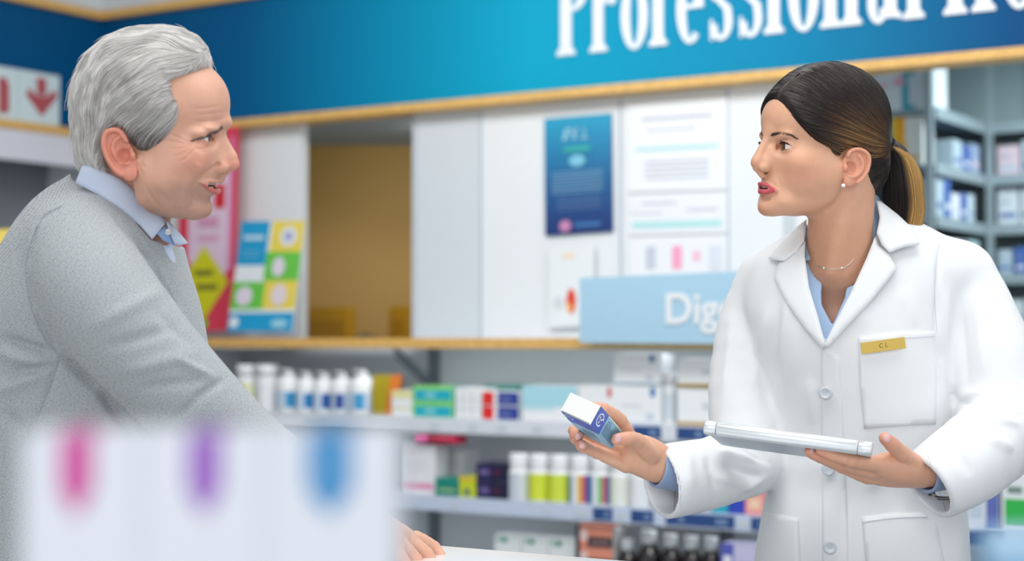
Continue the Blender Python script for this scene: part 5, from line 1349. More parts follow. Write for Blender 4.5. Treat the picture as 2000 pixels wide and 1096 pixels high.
if 'woman' in BUILD:
    RH = hand_surface(
        [[(1236, 866, 2.560, 11), (1212, 820, 2.525, 8.8), (1180, 799, 2.500, 8.0), (1150, 795, 2.490, 7.0)],
         [(1230, 880, 2.572, 11), (1165, 862, 2.592, 9.0), (1124, 842, 2.570, 8.2), (1121, 846, 2.535, 7.4)],
         [(1226, 897, 2.572, 10.5), (1160, 878, 2.585, 8.6), (1124, 857, 2.553, 8.0), (1131, 851, 2.527, 7.2)],
         [(1222, 911, 2.560, 10), (1166, 885, 2.548, 8.2), (1136, 872, 2.527, 7.6), (1138, 869, 2.512, 6.8)],
         [(1272, 890, 2.555, 14), (1245, 861, 2.528, 11.0), (1225, 857, 2.508, 9.6), (1205, 858, 2.498, 8.6)]],
        [[(1400, 925, 2.61, 30), (1330, 918, 2.59, 27), (1285, 907, 2.578, 24), (1250, 895, 2.570, 21)],
         [(1290, 890, 2.570, 18), (1258, 872, 2.560, 16), (1238, 868, 2.560, 12)], [(1285, 916, 2.575, 20), (1250, 908, 2.570, 16), (1226, 900, 2.567, 12)],
         [(1238, 868, 2.565, 12), (1224, 906, 2.565, 11)]],
        [(1207, 855, 2.4905, 5.6), (1129, 853, 2.5205, 4.6), (1136, 871, 2.5065, 4.2)], (222, 172, 144))
    LH = hand_surface(
        [[(1716, 907, 2.420, 12), (1664, 898, 2.402, 9.6), (1628, 888, 2.400, 8.4), (1603, 880, 2.400, 7.0)],
         [(1708, 921, 2.435, 11.5), (1642, 904, 2.425, 9.0), (1600, 890, 2.422, 8.0), (1580, 882, 2.42, 6.8)],
         [(1698, 932, 2.450, 10.5), (1645, 913, 2.442, 8.4), (1602, 894, 2.438, 7.4), (1583, 887, 2.436, 6.4)],
         [(1694, 934, 2.470, 9.5), (1650, 916, 2.465, 7.4), (1618, 900, 2.462, 6.4), (1602, 893, 2.46, 5.8)],
         [(1786, 906, 2.440, 14), (1760, 886, 2.420, 11.8), (1742, 868, 2.404, 10), (1728, 856, 2.396, 8.4)]],
        [[(1900, 905, 2.50, 29), (1850, 915, 2.478, 26), (1800, 920, 2.455, 22), (1755, 918, 2.44, 19), (1722, 914, 2.432, 15)],
         [(1795, 926, 2.46, 18), (1750, 930, 2.455, 16), (1706, 929, 2.447, 13)], [(1780, 908, 2.44, 15), (1740, 905, 2.43, 15), (1716, 907, 2.425, 13)]],
        [(1733, 856, 2.3885, 5.2), (1586, 880, 2.4135, 3.6)], (222, 170, 142))
    Bv, Bq = [], []; n = 0; bt = []
    w, q, t = WOMAN_SKIN; Bv.append(w); Bq.append(orient(w, q)); bt.append(t); n = len(w)
    for v_, q_, t_ in (RH, LH):
        Bv.append(v_); Bq.append(orient(v_, q_) + n); bt.append(t_); n += len(v_)
    # arms inside the sleeves, hips and legs below the coat
    def under(p):
        p = p.astype(np.float32)
        d = chain(p, [(*Pm(1500, 560, 2.74), 36), (*Pm(1462, 760, 2.72), 36), (*Pm(1458, 890, 2.67), 34), (*Pm(1400, 925, 2.61), 30)], 8)
        d = np.minimum(d, chain(p, [(*Pm(1870, 560, 2.68), 36), (*Pm(1925, 740, 2.64), 36), (*Pm(1940, 860, 2.57), 34), (*Pm(1900, 905, 2.50), 29)], 8))
        d = smin(d, chain(p, [(*Pm(1500, 565, 2.74), 40), (*Pm(1660, 560, 2.70), 60), (*Pm(1868, 565, 2.68), 40)]), 15)
        return d
    av, aq = surface(under, (250, 2440, 980), (850, 2830, 1420), 5)
    Bv.append(av / 1000); Bq.append(orient(av, aq) + n); bt.append(np.tile(np.array(lin((215, 165, 138))), (len(av), 1)))
    old = body; me = bpy.data.meshes.new('body'); VV = np.concatenate(Bv); QQ = np.concatenate(Bq)
    me.from_pydata([tuple(x) for x in VV], [], [tuple(map(int, f)) for f in QQ]); me.materials.append(old.data.materials[0])
    me.polygons.foreach_set('use_smooth', np.ones(len(me.polygons), dtype=bool)); old.data = me; set_colors(old, np.concatenate(bt))
    # trousers and shoes
    TR = mat('trousers_navy', (40, 44, 58), .8, bump=.2, bscale=900)
    def legs(p):
        p = p.astype(np.float32)
        d = None
        for s in (-1, 1):
            c = chain(p, [(550 + 75 * s, 2700, 840, 88), (550 + 92 * s, 2690, 500, 62), (550 + 90 * s, 2710, 110, 44)]); d = c if d is None else smin(d, c, 12)
        return smin(d, ell(p, (560, 2700, 880), (130, 100, 80)), 20)
    tv, tq = surface(legs, (330, 2550, 60), (780, 2860, 1060), 9); child(mesh_obj('trousers', tv / 1000, orient(tv, tq), TR, None, True))
    for s in (-1, 1):
        def shoe(p): 
            p = p.astype(np.float32); c = (550 + 92 * s, 2665, 38); d = smin(ell(p, c, (42, 118, 36)), ell(p, (c[0], 2715, 55), (38, 60, 50)), 12)
            return smax(d, 1 - p[:, 2], 1)
        bv, bq = surface(shoe, (480 + 92 * s - 0, 2520, -10), (620 + 92 * s, 2800, 130), 6); child(mesh_obj('shoe', bv / 1000, orient(bv, bq), mat('shoe_white', (210, 212, 216), .5), None, True))
    # shirt cuffs showing inside the sleeves
    for nm, a, b, r_ in (('shirt_cuff', (1335, 922, 2.592), (1283, 913, 2.575), 31), ('shirt_cuff', (1850, 918, 2.478), (1806, 926, 2.458), 28)):
        A, B_ = Pm(*a), Pm(*b)
        def cf(p):
            p = p.astype(np.float32); ax = (B_ - A) / np.linalg.norm(B_ - A)
            d = np.maximum(rc(p, A, B_ + ax * 30, r_, r_), -rc(p, A - ax * 30, B_ + ax * 40, r_ - 4.2, r_ - 4.2))
            return np.maximum(d + .4 * vnoise(p, 12, 3)[:, 0], ((p - B_) @ ax).astype(np.float32))
        L_ = np.minimum(A, B_) - 45; H_ = np.maximum(A, B_) + 45
        v_, q_ = surface(cf, L_, H_, 1.6); v_, q_ = keep_big(v_, q_)
        o = mesh_obj(nm, v_ / 1000, orient(v_, q_), cloth('shirt_cuff_blue', (150, 172, 208)), None, True); child(o)

    # ---- the small medicine box in her right hand (its edges run along three directions)
    e1 = .336 * CR - .3975 * CU + .854 * CF; e2 = .807 * CR - .346 * CU - .479 * CF; e3 = .485 * CR + .85 * CU + .207 * CF
    e1 /= np.linalg.norm(e1); e2 -= e1 * (e1 @ e2); e2 /= np.linalg.norm(e2); e3 = np.cross(e1, e2) * (1 if np.cross(e1, e2) @ e3 > 0 else -1)
    Bc = P(1153, 830, 2.430); L1, L2, L3 = .111, .0526, .0312
    O_ = Bc - e2 * L2                       # corner A
    def bp(a, b, c): return O_ + e1 * a * L1 + e2 * b * L2 + e3 * c * L3   # fractions along the three edges
    cen = bp(.5, .5, .5)
    CW = mat('carton_white', (236, 236, 234), .5); CB1 = mat('carton_blue', (58, 96, 196), .35); CB2 = mat('carton_sky', (142, 196, 224), .35); INK = mat('carton_ink', (24, 44, 92), .5); CLW = mat('carton_logo_white', (238, 240, 244), .5)
    m = MB()
    cs = [bp(a, b, c) - cen for a in (0, 1) for b in (0, 1) for c in (0, 1)]
    m.add(cs, [(0, 1, 3, 2), (4, 6, 7, 5), (0, 4, 5, 1), (2, 3, 7, 6), (0, 2, 6, 4), (1, 5, 7, 3)], CW)
    eps = .00025
    def fl(pts, off, mt):   # on the left face (c=0)
        m.quad([bp(a, b, 0) - e3 * off - cen for a, b in pts], mt)
    def fr_(pts, off, mt):  # on the right face (b=1)
        m.quad([bp(a, 1, c) + e2 * off - cen for a, c in pts], mt)
    Rr = lambda a, b, c, d: [(a, c), (b, c), (b, d), (a, d)]
    fl(Rr(0, .38, 0, 1), eps, CB1); fl(Rr(.38, 1, 0, 1), eps, CB2); fr_(Rr(0, .38, 0, 1), eps, CB1); fr_(Rr(.38, 1, 0, .94), eps, CB2)
    m.quad([bp(-.003, b, c) - cen for b, c in ((.04, .02), (.96, .02), (.96, .045), (.04, .045))], mat('carton_slot', (70, 66, 60), .8))
    def logo(put, cx, cy, ra, rb):
        n_ = 22
        for k in range(n_):
            a0 = 2 * PI * (.10 + .8 * k / n_); a1 = 2 * PI * (.10 + .8 * (k + 1) / n_)
            put([(cx + ra * math.cos(a0), cy + rb * math.sin(a0)), (cx + ra * math.cos(a1), cy + rb * math.sin(a1)), (cx + .78 * ra * math.cos(a1), cy + .78 * rb * math.sin(a1)), (cx + .78 * ra * math.cos(a0), cy + .78 * rb * math.sin(a0))], eps * 2, CLW)
        put([(cx + ra * .55, cy + rb * .9), (cx + ra * 1.1, cy + rb * .2), (cx + ra * .5, cy + rb * .25)], eps * 2, CLW)
        for k in range(3):
            a = 2 * PI * k / 3 + .4; put([(cx, cy), (cx + ra * .5 * math.cos(a - .35), cy + rb * .5 * math.sin(a - .35)), (cx + ra * .62 * math.cos(a), cy + rb * .62 * math.sin(a)), (cx + ra * .5 * math.cos(a + .35), cy + rb * .5 * math.sin(a + .35))], eps * 2, CLW)
    logo(fr_, .19, .52, .11, .33); logo(fl, .14, .18, .09, .14)
    rr_ = random.Random(4)
    for k in range(17):   # fine print running across the right face
        a = .42 + .032 * k; c0_ = .08; c1_ = rr_.uniform(.55, .88) if k < 12 else .88
        x = c0_
        while x < c1_:
            wlen = rr_.uniform(.04, .12); fr_(Rr(a, a + .012, x, min(c1_, x + wlen)), eps * 2, INK); x += wlen + .02
    for k in range(7):
        a = .50 + .035 * k; x = .30 + .02 * (k % 3)
        while x < .68:
            wlen = rr_.uniform(.04, .1); fl(Rr(a, a + .009, x, x + wlen), eps * 2, INK); x += wlen + .02
    bx = m.build('medicine_box', None, tuple(cen)); tag(bx, 'small blue and white medicine box held out in the hand of the woman in white', 'box')

    # ---- tablet with a round grip
    TL, TRt = P(1376, 834, 2.435), P(1704, 878, 2.365)
    ax = (TRt - TL); LB = np.linalg.norm(ax); ax /= LB
    sd = 45 * CR - 33 * CU + 140 * CF; sd -= ax * (ax @ sd); sd /= np.linalg.norm(sd); up_ = np.cross(sd, ax); up_ *= 1 if up_[2] > 0 else -1
    ALU = mat('tablet_silver', (232, 236, 240), .3, metal=.5); ALD = mat('tablet_back_silver', (176, 186, 196), .4, metal=.5); SCR = mat('tablet_glass', (18, 20, 24), .06, coat=1)
    cen = (TL + TRt) / 2; tab = empty('tablet', tuple(cen)); tag(tab, 'silver tablet with a round grip resting on the fingers of the woman', 'tablet')
    def T_(a, b, c): return ax * a + sd * b + up_ * c
    def cyl(r, a0, a1, mt, name, rings=((0, 1), )):
        m = MB(); vs = []; n_ = 40
        prof = [(a0, r * .86), (a0 + .0015, r)] + [(a1 - .0015, r), (a1, r * .86)]
        for a, rr in prof:
            for k in range(n_):
                t = 2 * PI * k / n_; vs.append(T_(a, rr * math.cos(t), rr * math.sin(t)))
        fs = [(i * n_ + k, i * n_ + (k + 1) % n_, (i + 1) * n_ + (k + 1) % n_, (i + 1) * n_ + k) for i in range(3) for k in range(n_)] + [tuple(range(n_))[::-1], tuple(3 * n_ + k for k in range(n_))]
        m.add(vs, fs, mt, False); o = m.build(name, tab, (0, 0, 0))
        o.data.polygons.foreach_set('use_smooth', np.array([len(p_.vertices) == 4 for p_ in o.data.polygons])); return o
    h_ = LB / 2
    cyl(.0102, -h_ + .018, h_ - .020, ALU, 'grip'); cyl(.0102, -h_, -h_ + .0176, ALU, 'grip_cap'); cyl(.0102, h_ - .0196, h_, ALU, 'grip_cap')
    def slab(name, b0, b1, c0, c1, mt, inset=0):
        m = MB(); vs = []; x0, x1 = -h_ + .004 + inset, h_ - .004 - inset; cr_ = .012
        out = []
        for cx, cy, a0 in ((x1 - cr_, b1 - cr_, 0), (x0 + cr_, b1 - cr_, PI / 2)):
            for k in range(7): out.append((cx + cr_ * math.cos(a0 + PI / 2 * k / 6), cy + cr_ * math.sin(a0 + PI / 2 * k / 6)))
        out += [(x0, b0), (x1, b0)]; n_ = len(out)
        vs = [T_(a, b, c0) for a, b in out] + [T_(a, b, c1) for a, b in out]
        m.add(vs, [tuple(range(n_))[::-1], tuple(range(n_, 2 * n_))] + [(i, (i + 1) % n_, n_ + (i + 1) % n_, n_ + i) for i in range(n_)], mt); return m.build(name, tab, (0, 0, 0))
    slab('shell', .004, .152, -.0075, -.0030, ALD); slab('screen', .014, .146, -.0030, -.0022, SCR, .006)

    # fine necklace with two beads
    NB = bvh_of(WOMAN_SKIN[0], WOMAN_SKIN[1]); silver = mat('necklace_silver', (214, 206, 200), .25, metal=.8)
    nk = seam('necklace', [(1586, 508), (1594, 518), (1610, 524), (1630, 526), (1648, 523), (1662, 513), (1668, 505)], NB, .0007, silver, .0006); child(nk)
    for bu, bv in ((1609, 523.5), (1644, 523.5)):
        r_ = P(bu, bv, 1) - C0; r_ /= np.linalg.norm(r_); h = NB.ray_cast(Vector(C0), Vector(r_))
        if h[0]:
            m_ = MB(); m_.lathe([(.0002, -.0019), (.0013, -.0014), (.0019, 0), (.0013, .0014), (.0002, .0019)], mat('necklace_bead', (240, 236, 232), .15, coat=1), n=14)
            o = m_.build('bead'); o.location = h[0] - Vector(r_) * .0012; o.parent = nk; o.matrix_parent_inverse = Matrix.Identity(4)
# ================================================================== the man in the grey sweater: head
MH = Head(1, math.radians(14), 300, 280, 2.30)
if 'man' in BUILD:
    L, LT = MH.L, MH.LT
    ef = L(264, 305, 74)[0]; LE = lambda u, v: MH.LE(u, v, ef, 75, .24)
    MK = dict(
        cran=((-5, 0, 48), (96, 76, 88)),
        mass=[((40, 0, 55), (64, 62, 60), 12), ((38, 0, -10), (58, 61, 58), 14), ((38, 0, -52), (36, 50, 42), 14), ((56, 44, -20), (25, 21, 24), 14), ((60, 0, -50), (33, 25, 26), 10),
              ((63, 0, -87), (18, 20, 15), 9), ((36, 36, -80), (22, 17, 17), 12), ((22, 46, -42), (38, 24, 44), 14), ((28, 0, -84), (38, 34, 17), 12), ((60, 42, -24), (15, 13, 14), 9)],
        bones=[((4, 50, -72), (56, 16, -88), 11, 13, 12), ((-2, 60, -25), (4, 50, -70), 11, 12, 12)],
        eye=(71.5, 33, 7), er=12.4, up=0.30, lo=-0.30, ehalf=1.12, socket=(11, 17, 11), sk=9,
        brow=[((90, 0, 30), (17, 20, 11), 9), ((82, 26, 21), (13, 21, 7.5), 8), ((70, 44, 14), (11, 12, 7), 8)],
        nose=[((91, 0, 12), (106, 0, -16), 7.5, 8.0, 8), ((105, 0, -17), (109, 0, -26), 8.5, 9.4, 5), ((105, 0, -34), (93, 0, -44), 3.6, 5.0, 3.5), ((84, 10, -5), (96, 12, -30), 7, 7.5, 9)],
        alae=[((92.5, 13.5, -31), (13.5, 6.2, 7.4), 3.5)],
        carve=[((102, 7.5, -39.5), (7, 3.2, 4), 1.6)],
        lidfold=[(82, 19, 9, 1.0), (85.5, 27, 14.0, 1.6), (82, 37, 14.5, 2.2), (74, 46, 9, 2.4), (67, 50, 3, 1.4)],
        ulip=[(71.5, 33, -50.5, 0.8), (79, 26, -51, 1.3), (86, 17, -50, 1.8), (92.5, 6, -48.3, 2.4), (94.5, 0, -48.3, 2.4)],
        llip=[(71.5, 33, -51.5, 0.8), (77.5, 26, -55.5, 1.8), (81.5, 18, -60, 2.6), (87, 7, -63.8, 3.6), (88.5, 0, -64.2, 3.8)],
        gap=[(76, 33, -51, 1.0), (84, 27, -52.6, 2.0), (89, 21, -54, 2.8), (95, 13, -54.8, 3.6), (101, 0, -55.5, 4.2)],
        mouth=((78, 0, -55.5), (15, 24, 7.0)), lk=4.5,
        groove=[([(93, 18.5, -27, 1.4), (84, 29, -36, 2.0), (74, 38, -46, 1.6), (67, 41, -58, .4)], 6), ([(66, 32, -66, .5), (60, 33, -84, .5)], 5), ([(101, 0, -42, 1.2), (96, 0, -48, 1)], 3),
                ([(78, 22, -4, .8), (76, 36, -8, 1.0), (68, 45, -6, .6)], 4), ([(84, 0, -76, 2.5), (78, 14, -77, 2)], 5), ([(48, 24, -98, 1.5), (50, 34, -84, 1)], 4)],
        ridge=[],
        ear=dict(s=75, f=ef, flare=0.24, hr=2.8,
                 outline=[LE(*q) for q in ((247, 266), (238, 256), (226, 253), (213, 258), (206, 272), (207, 292), (215, 313), (227, 332), (241, 345), (256, 351), (267, 345), (270, 331), (268, 310), (262, 290))],
                 helix=[LE(*q) for q in ((254, 288), (246, 268), (237, 258), (226, 256), (214, 261), (209, 274), (210, 292), (218, 313), (229, 330), (240, 340))],
                 anti=[LE(*q) for q in ((238, 268), (229, 277), (225, 292), (232, 307), (243, 316), (255, 320))],
                 concha=LE(245, 303), tragus=L(262, 304, 76), lobe=LE(256, 339), lr=8.5),
        neck=[([(*LT(240, 330, -22), 50), (*LT(226, 400, -28), 54), (*LT(205, 480, -35), 60)], 16), ([(*LT(296, 392, -30), 24), (*LT(292, 450, -40), 30), (*LT(285, 500, -45), 34)], 16)],
        chest=[])
    mfn = head_fn(MK)
    v, q = surface(mfn, np.array([-130, -100, -190]), np.array([128, 100, 145]), 1.4); v, q = keep_big(v, q)
    v = v + 0.3 * vnoise(v, 13, 5)
    wv = MH.world(v)
    # creases: forehead, crow's feet, cheek, jaw
    wr = [(372, 212, 432, 205, 2.6, -.5, 3), (380, 224, 438, 218, 2.6, -.5, 2), (376, 236, 440, 230, 2.6, -.55, 4), 
          (372, 282, 330, 262, 2.2, -.7, 2), (370, 284, 324, 276, 2.2, -.8, 2), (368, 286, 326, 290, 2.2, -.7, -2), (370, 290, 336, 306, 2.2, -.7, -3), (376, 296, 352, 316, 2.0, -.6, -2), (386, 290, 362, 304, 2.0, -.5),
          (378, 287, 412, 284, 3.0, -.7, 5), (384, 292, 412, 292, 3.2, -.5, 4),
          (276, 306, 284, 330, 2.2, -.8, 2), (272, 312, 280, 345, 2.2, -.7, 2), (284, 362, 320, 410, 3, -.8, 4), (300, 366, 326, 390, 5, -.4), (374, 376, 362, 410, 3.0, -.8, -5), (352, 404, 344, 424, 4, -1.0), (404, 392, 408, 414, 2.2, -.5),
          (411, 312, 386, 354, 4, -1.0, -4), (392, 318, 380, 340, 10, 1.3), (340, 330, 352, 380, 8, -.5)]
    qo = orient(wv, q); wv = fold(wv, qo, [w_[:5] + (w_[5] * 1.45,) + w_[6:] for w_ in wr])
    m2 = v.copy(); m2[:, 1] = np.abs(m2[:, 1]); uu, vv, _ = to_px(wv)
    G = lambda c, r: np.exp(-(np.linalg.norm((m2 - c) / r, axis=1)) ** 2)
    tint = np.tile(np.array(lin((218, 166, 142))), (len(v), 1))
    tint = blend(tint, .55 * G((62, 50, -22), (22, 20, 18)), (214, 124, 104))
    tint = blend(tint, .6 * G((112, 0, -28), (14, 18, 12)), (216, 126, 110))
    tint = blend(tint, .45 * G((72, 44, 2), (10, 16, 9)), (208, 130, 112))
    jaw = sstep(-38, -62, m2[:, 2]) * sstep(20, 45, m2[:, 0]) * (1 - .6 * G((60, 50, -40), (20, 20, 16)))
    jaw = np.maximum(jaw, G((92, 0, -46), (14, 22, 5)) * 1.1); jaw = np.maximum(jaw, sstep(-45, -65, m2[:, 2]) * sstep(-10, 10, m2[:, 0]) * .8)
    tint = blend(tint, .5 * jaw * (0.85 + .3 * np.random.default_rng(1).random(len(v))), (150, 122, 110))
    tint = blend(tint, .6 * (ear_fn(m2.astype(np.float32), MK['ear']) < 1.5), (224, 128, 110))
    tint = blend(tint, .35 * sstep(-80, -120, v[:, 2]), (200, 120, 90))
    lipd = np.minimum(chain(m2, MK['ulip']) + .6, chain(m2, MK['llip']))
    tint = blend(tint, sstep(1.2, .3, lipd) * (m2[:, 0] > 64) * (m2[:, 2] < -46.5), (206, 106, 102))
    tint = blend(tint, sstep(.3, -1.2, ell(v, (75, 0, -55.5), (17, 24, 8))) * .85, (70, 24, 24))
    e = np.array(MK['eye']); qq = m2 - e; rr = np.linalg.norm(qq, axis=1); op = eye_opening(qq, MK['up'], MK['lo'], MK['ehalf'])
    tint = blend(tint, sstep(1.4, .2, op) * (rr < 16) * .5, (196, 110, 100))
    MAN_SKIN = (wv, qo, tint)

    # grey hair: volume and strands
    hp = lambda u, v_, s=0.0: (L(u, v_, s)[0], L(u, v_, s)[2])
    MPOLY = [(84, 170), hp(414, 118, 0), hp(408, 134, 10)] + [q_[:2] for q_ in spl([hp(372, 148, 35), hp(334, 162, 55), hp(340, 186, 60), hp(351, 208, 62), hp(345, 238, 66), hp(322, 272, 70), hp(300, 299, 70), hp(278, 300, 70), hp(262, 288, 72), hp(246, 262, 74), hp(224, 250, 76), hp(204, 272, 74), hp(204, 312, 66), hp(214, 338, 60)], 3)] + [hp(176, 346, 40), hp(120, 360, 40), (-150, 170)]
    def mhair(p):
        p = np.asarray(p, dtype=np.float32)
        d = ell(p, (-10, 0, 54), (102, 84, 102)); d = smin(d, ell(p, (42, 0, 78), (46, 56, 56)), 18)
        d = smin(d, ell(p, (10, 0, 52), (62, 84, 60)), 12)
        d = smin(d, ell(p, (-52, 0, -8), (54, 64, 56)), 20)
        d = smin(d, ell(p, (20, 0, 118), (52, 44, 36)), 20)
        d = d + 1.6 * vnoise(p, np.array([26, 26, 34]), 31)[:, 0] + .8 * vnoise(p, 9, 8)[:, 0]
        d = smax(d, poly2(p[:, 0], p[:, 2], MPOLY) + 2.5, 11)
        return d
    hv, hq = surface(mhair, (-128, -100, -75), (100, 100, 175), 2.3); hv, hq = keep_big(hv, hq); MHAIR = (MH.world(hv), hq)
    r = np.random.default_rng(6); N = 17000; K = 12
    cand = hv[r.integers(0, len(hv), N)]
    def mfield(p, i):
        x, y, z = p[:, 0], p[:, 1], p[:, 2]
        top = sstep(95, 140, z); fr = sstep(10, 70, x) * sstep(40, 90, z)
        back = sstep(-30, -85, x)
        dx = -1.0 + 0.75 * back; dz = -0.75 * (1 - top) - 1.2 * back + 0.15 * fr; dy = 0.25 * np.sign(y) * sstep(70, 120, z)
        dz = dz - 0.5 * sstep(30, 0, z)
        side = sstep(60, 20, z) * sstep(0, 40, x); dx = dx - 0.0 * side; dz = dz - .35 * side
        return np.stack([dx, dy, dz], 1) + 0.38 * vnoise(p, 22, 12) + .2 * vnoise(p, 8, 2)
    ln = r.uniform(22, 46, N) * (1 - .45 * sstep(20, -30, cand[:, 2])); rnd = r.random(N); fly = (r.random(N) < .03)
    lift = [(-.9 + 2.2 * rnd + (i / K) * (1.0 + 7 * fly * rnd)) for i in range(K)]
    path = advect(mhair, cand, mfield, K, ln / (K - 1), lift)
    tone = 0.5 + 0.5 * vnoise(cand, 10, 14)[:, 0] + r.normal(0, .30, N)
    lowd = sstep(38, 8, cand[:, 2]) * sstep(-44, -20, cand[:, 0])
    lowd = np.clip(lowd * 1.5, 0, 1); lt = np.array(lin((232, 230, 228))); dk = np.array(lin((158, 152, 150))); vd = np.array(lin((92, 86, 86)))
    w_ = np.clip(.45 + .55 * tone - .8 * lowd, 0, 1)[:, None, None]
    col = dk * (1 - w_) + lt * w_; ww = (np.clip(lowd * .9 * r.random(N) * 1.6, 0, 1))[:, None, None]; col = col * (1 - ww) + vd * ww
    col = col * np.ones((N, K, 1)) * r.uniform(.8, 1.15, (N, 1, 1))
    rad = np.full((N, K), .00027) * np.clip((K - np.arange(K)) / 4, .25, 1)[None]
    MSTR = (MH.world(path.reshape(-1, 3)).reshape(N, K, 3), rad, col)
if 'man' in BUILD:
    MAN = empty('person', (-.68, 2.40, 0)); MINV = Matrix.Translation(-MAN.location)
    tag(MAN, 'grey-haired man in a light grey knit sweater leaning on the counter', 'person')
    def mchild(o): o.parent = MAN; o.matrix_parent_inverse = MINV; return o
    # --- hand resting on the counter
    MHn = hand_surface(
        [[(812, 1052, 2.53, 12), (846, 1070, 2.545, 10), (862, 1092, 2.535, 8.5), (866, 1106, 2.525, 7.8)],
         [(800, 1058, 2.50, 12), (832, 1082, 2.505, 10), (846, 1106, 2.50, 8.6), (848, 1122, 2.49, 7.8)],
         [(786, 1066, 2.475, 11.5), (812, 1094, 2.475, 9.6), (824, 1118, 2.465, 8.2), (826, 1134, 2.455, 7.4)],
         [(772, 1074, 2.455, 10.5), (792, 1102, 2.45, 8.6), (800, 1122, 2.44, 7.4), (802, 1136, 2.432, 6.8)],
         [(770, 1050, 2.56, 14), (806, 1066, 2.585, 11), (838, 1076, 2.59, 9.6), (856, 1082, 2.585, 8.4)]],
        [[(640, 990, 2.40, 32), (700, 1012, 2.43, 30), (750, 1040, 2.47, 25), (790, 1052, 2.51, 17)], [(745, 1048, 2.45, 22), (776, 1070, 2.465, 14)]],
        [(868, 1106, 2.518, 5)], (226, 176, 150))
    SW = cloth('sweater_grey', (172, 180, 186), .9, 900, .2, .4)
    nt = SW.node_tree; b = nt.nodes['Principled BSDF']
    # knit: small staggered stitches, shade in the gaps between them put into the colour
    tc = nt.nodes.new('ShaderNodeTexCoord'); sx = nt.nodes.new('ShaderNodeSeparateXYZ'); ma = nt.nodes.new('ShaderNodeMath'); ma.operation = 'MULTIPLY_ADD'; ma.inputs[1].default_value = .45; cx = nt.nodes.new('ShaderNodeCombineXYZ'); mp = nt.nodes.new('ShaderNodeMapping'); mp.inputs['Scale'].default_value = (1, 1.5, 1); mp.inputs['Rotation'].default_value = (0, 0, .5)
    vo = nt.nodes.new('ShaderNodeTexVoronoi'); vo.voronoi_dimensions = '2D'; vo.inputs['Scale'].default_value = 300; vo.inputs['Randomness'].default_value = .28
    cr = nt.nodes.new('ShaderNodeValToRGB'); c1, c2 = lin((206, 212, 215)), lin((120, 130, 137))
    cr.color_ramp.elements[0].position = .15; cr.color_ramp.elements[1].position = .75; cr.color_ramp.elements[0].color = (*c1, 1); cr.color_ramp.elements[1].color = (*c2, 1)
    bp = nt.nodes.new('ShaderNodeBump'); bp.inputs['Strength'].default_value = .9; bp.inputs['Distance'].default_value = .0016; bp.invert = True
    nt.links.new(tc.outputs['Object'], sx.inputs[0]); nt.links.new(sx.outputs['Y'], ma.inputs[0]); nt.links.new(sx.outputs['X'], ma.inputs[2]); nt.links.new(ma.outputs[0], cx.inputs[0]); nt.links.new(sx.outputs['Z'], cx.inputs[1]); nt.links.new(cx.outputs[0], mp.inputs[0]); nt.links.new(mp.outputs[0], vo.inputs['Vector']); nt.links.new(vo.outputs['Distance'], cr.inputs[0]); nt.links.new(cr.outputs[0], b.inputs['Base Color'])
    nt.links.new(vo.outputs['Distance'], bp.inputs['Height']); nt.links.new(bp.outputs[0], b.inputs['Normal'])
    TRW = [(300, 170, 270, 2.40, .06), (345, 140, 300, 2.40, .085), (375, 98, 318, 2.40, .12), (410, 66, 330, 2.40, .16), (460, 34, 346, 2.40, .185), (520, 2, 362, 2.40, .195), (600, -45, 388, 2.40, .195),
           (680, -80, 404, 2.40, .185), (740, -100, 412, 2.40, .18), (860, -150, 400, 2.40, .175), (1000, -200, 370, 2.40, .17), (1140, -240, 320, 2.40, .165), (1300, -280, 220, 2.40, .16)]
    ARM = [(150, 480, 2.255, 66), (185, 560, 2.225, 72), (245, 645, 2.215, 71), (325, 735, 2.23, 67), (400, 808, 2.255, 62), (490, 880, 2.29, 54), (600, 950, 2.35, 44), (700, 1006, 2.43, 38)]
    ARM = [(*Pm(a, b_, c), d) for a, b_, c, d in ARM]
    FAR = [(*Pm(180, 500, 2.57), 60), (*Pm(160, 700, 2.62), 56), (*Pm(230, 900, 2.62), 48), (*Pm(330, 1010, 2.60), 40)]
    def torso(p): return rows_fn(TRW, p, 2.1)
    def sweater_fn(p):
        p = p.astype(np.float32); d = torso(p)
        d = smin(d, np.minimum(chain(p, spl(ARM, 3), 6), chain(p, spl(FAR, 3), 6)), 14)
        d = d + 1.2 * vnoise(p, 34, 41)[:, 0]
        u, v_, dep = px_of(p)
        cut = poly2(u, v_, [(140, 352), (170, 366), (210, 388), (250, 418), (296, 470), (322, 470), (346, 484), (460, 440), (420, 200), (120, 200)]) * .7
        d = smax(d, -cut.astype(np.float32), 4)
        a = np.array(ARM[-2][:3]); b_ = np.array(ARM[-1][:3]); n = (b_ - a) / np.linalg.norm(b_ - a); near = np.linalg.norm(p - b_, axis=1) < 90
        return np.where(near, smax(d, ((p - b_) @ n).astype(np.float32), 3), d)
    sv, sq = surface(sweater_fn, (-1010, 2120, 830), (-150, 2720, 1480), 3.4); sv, sq = keep_big(sv, sq); sv = gsmooth(sv, sq, 2) / 1000
    so = orient(sv, sq)
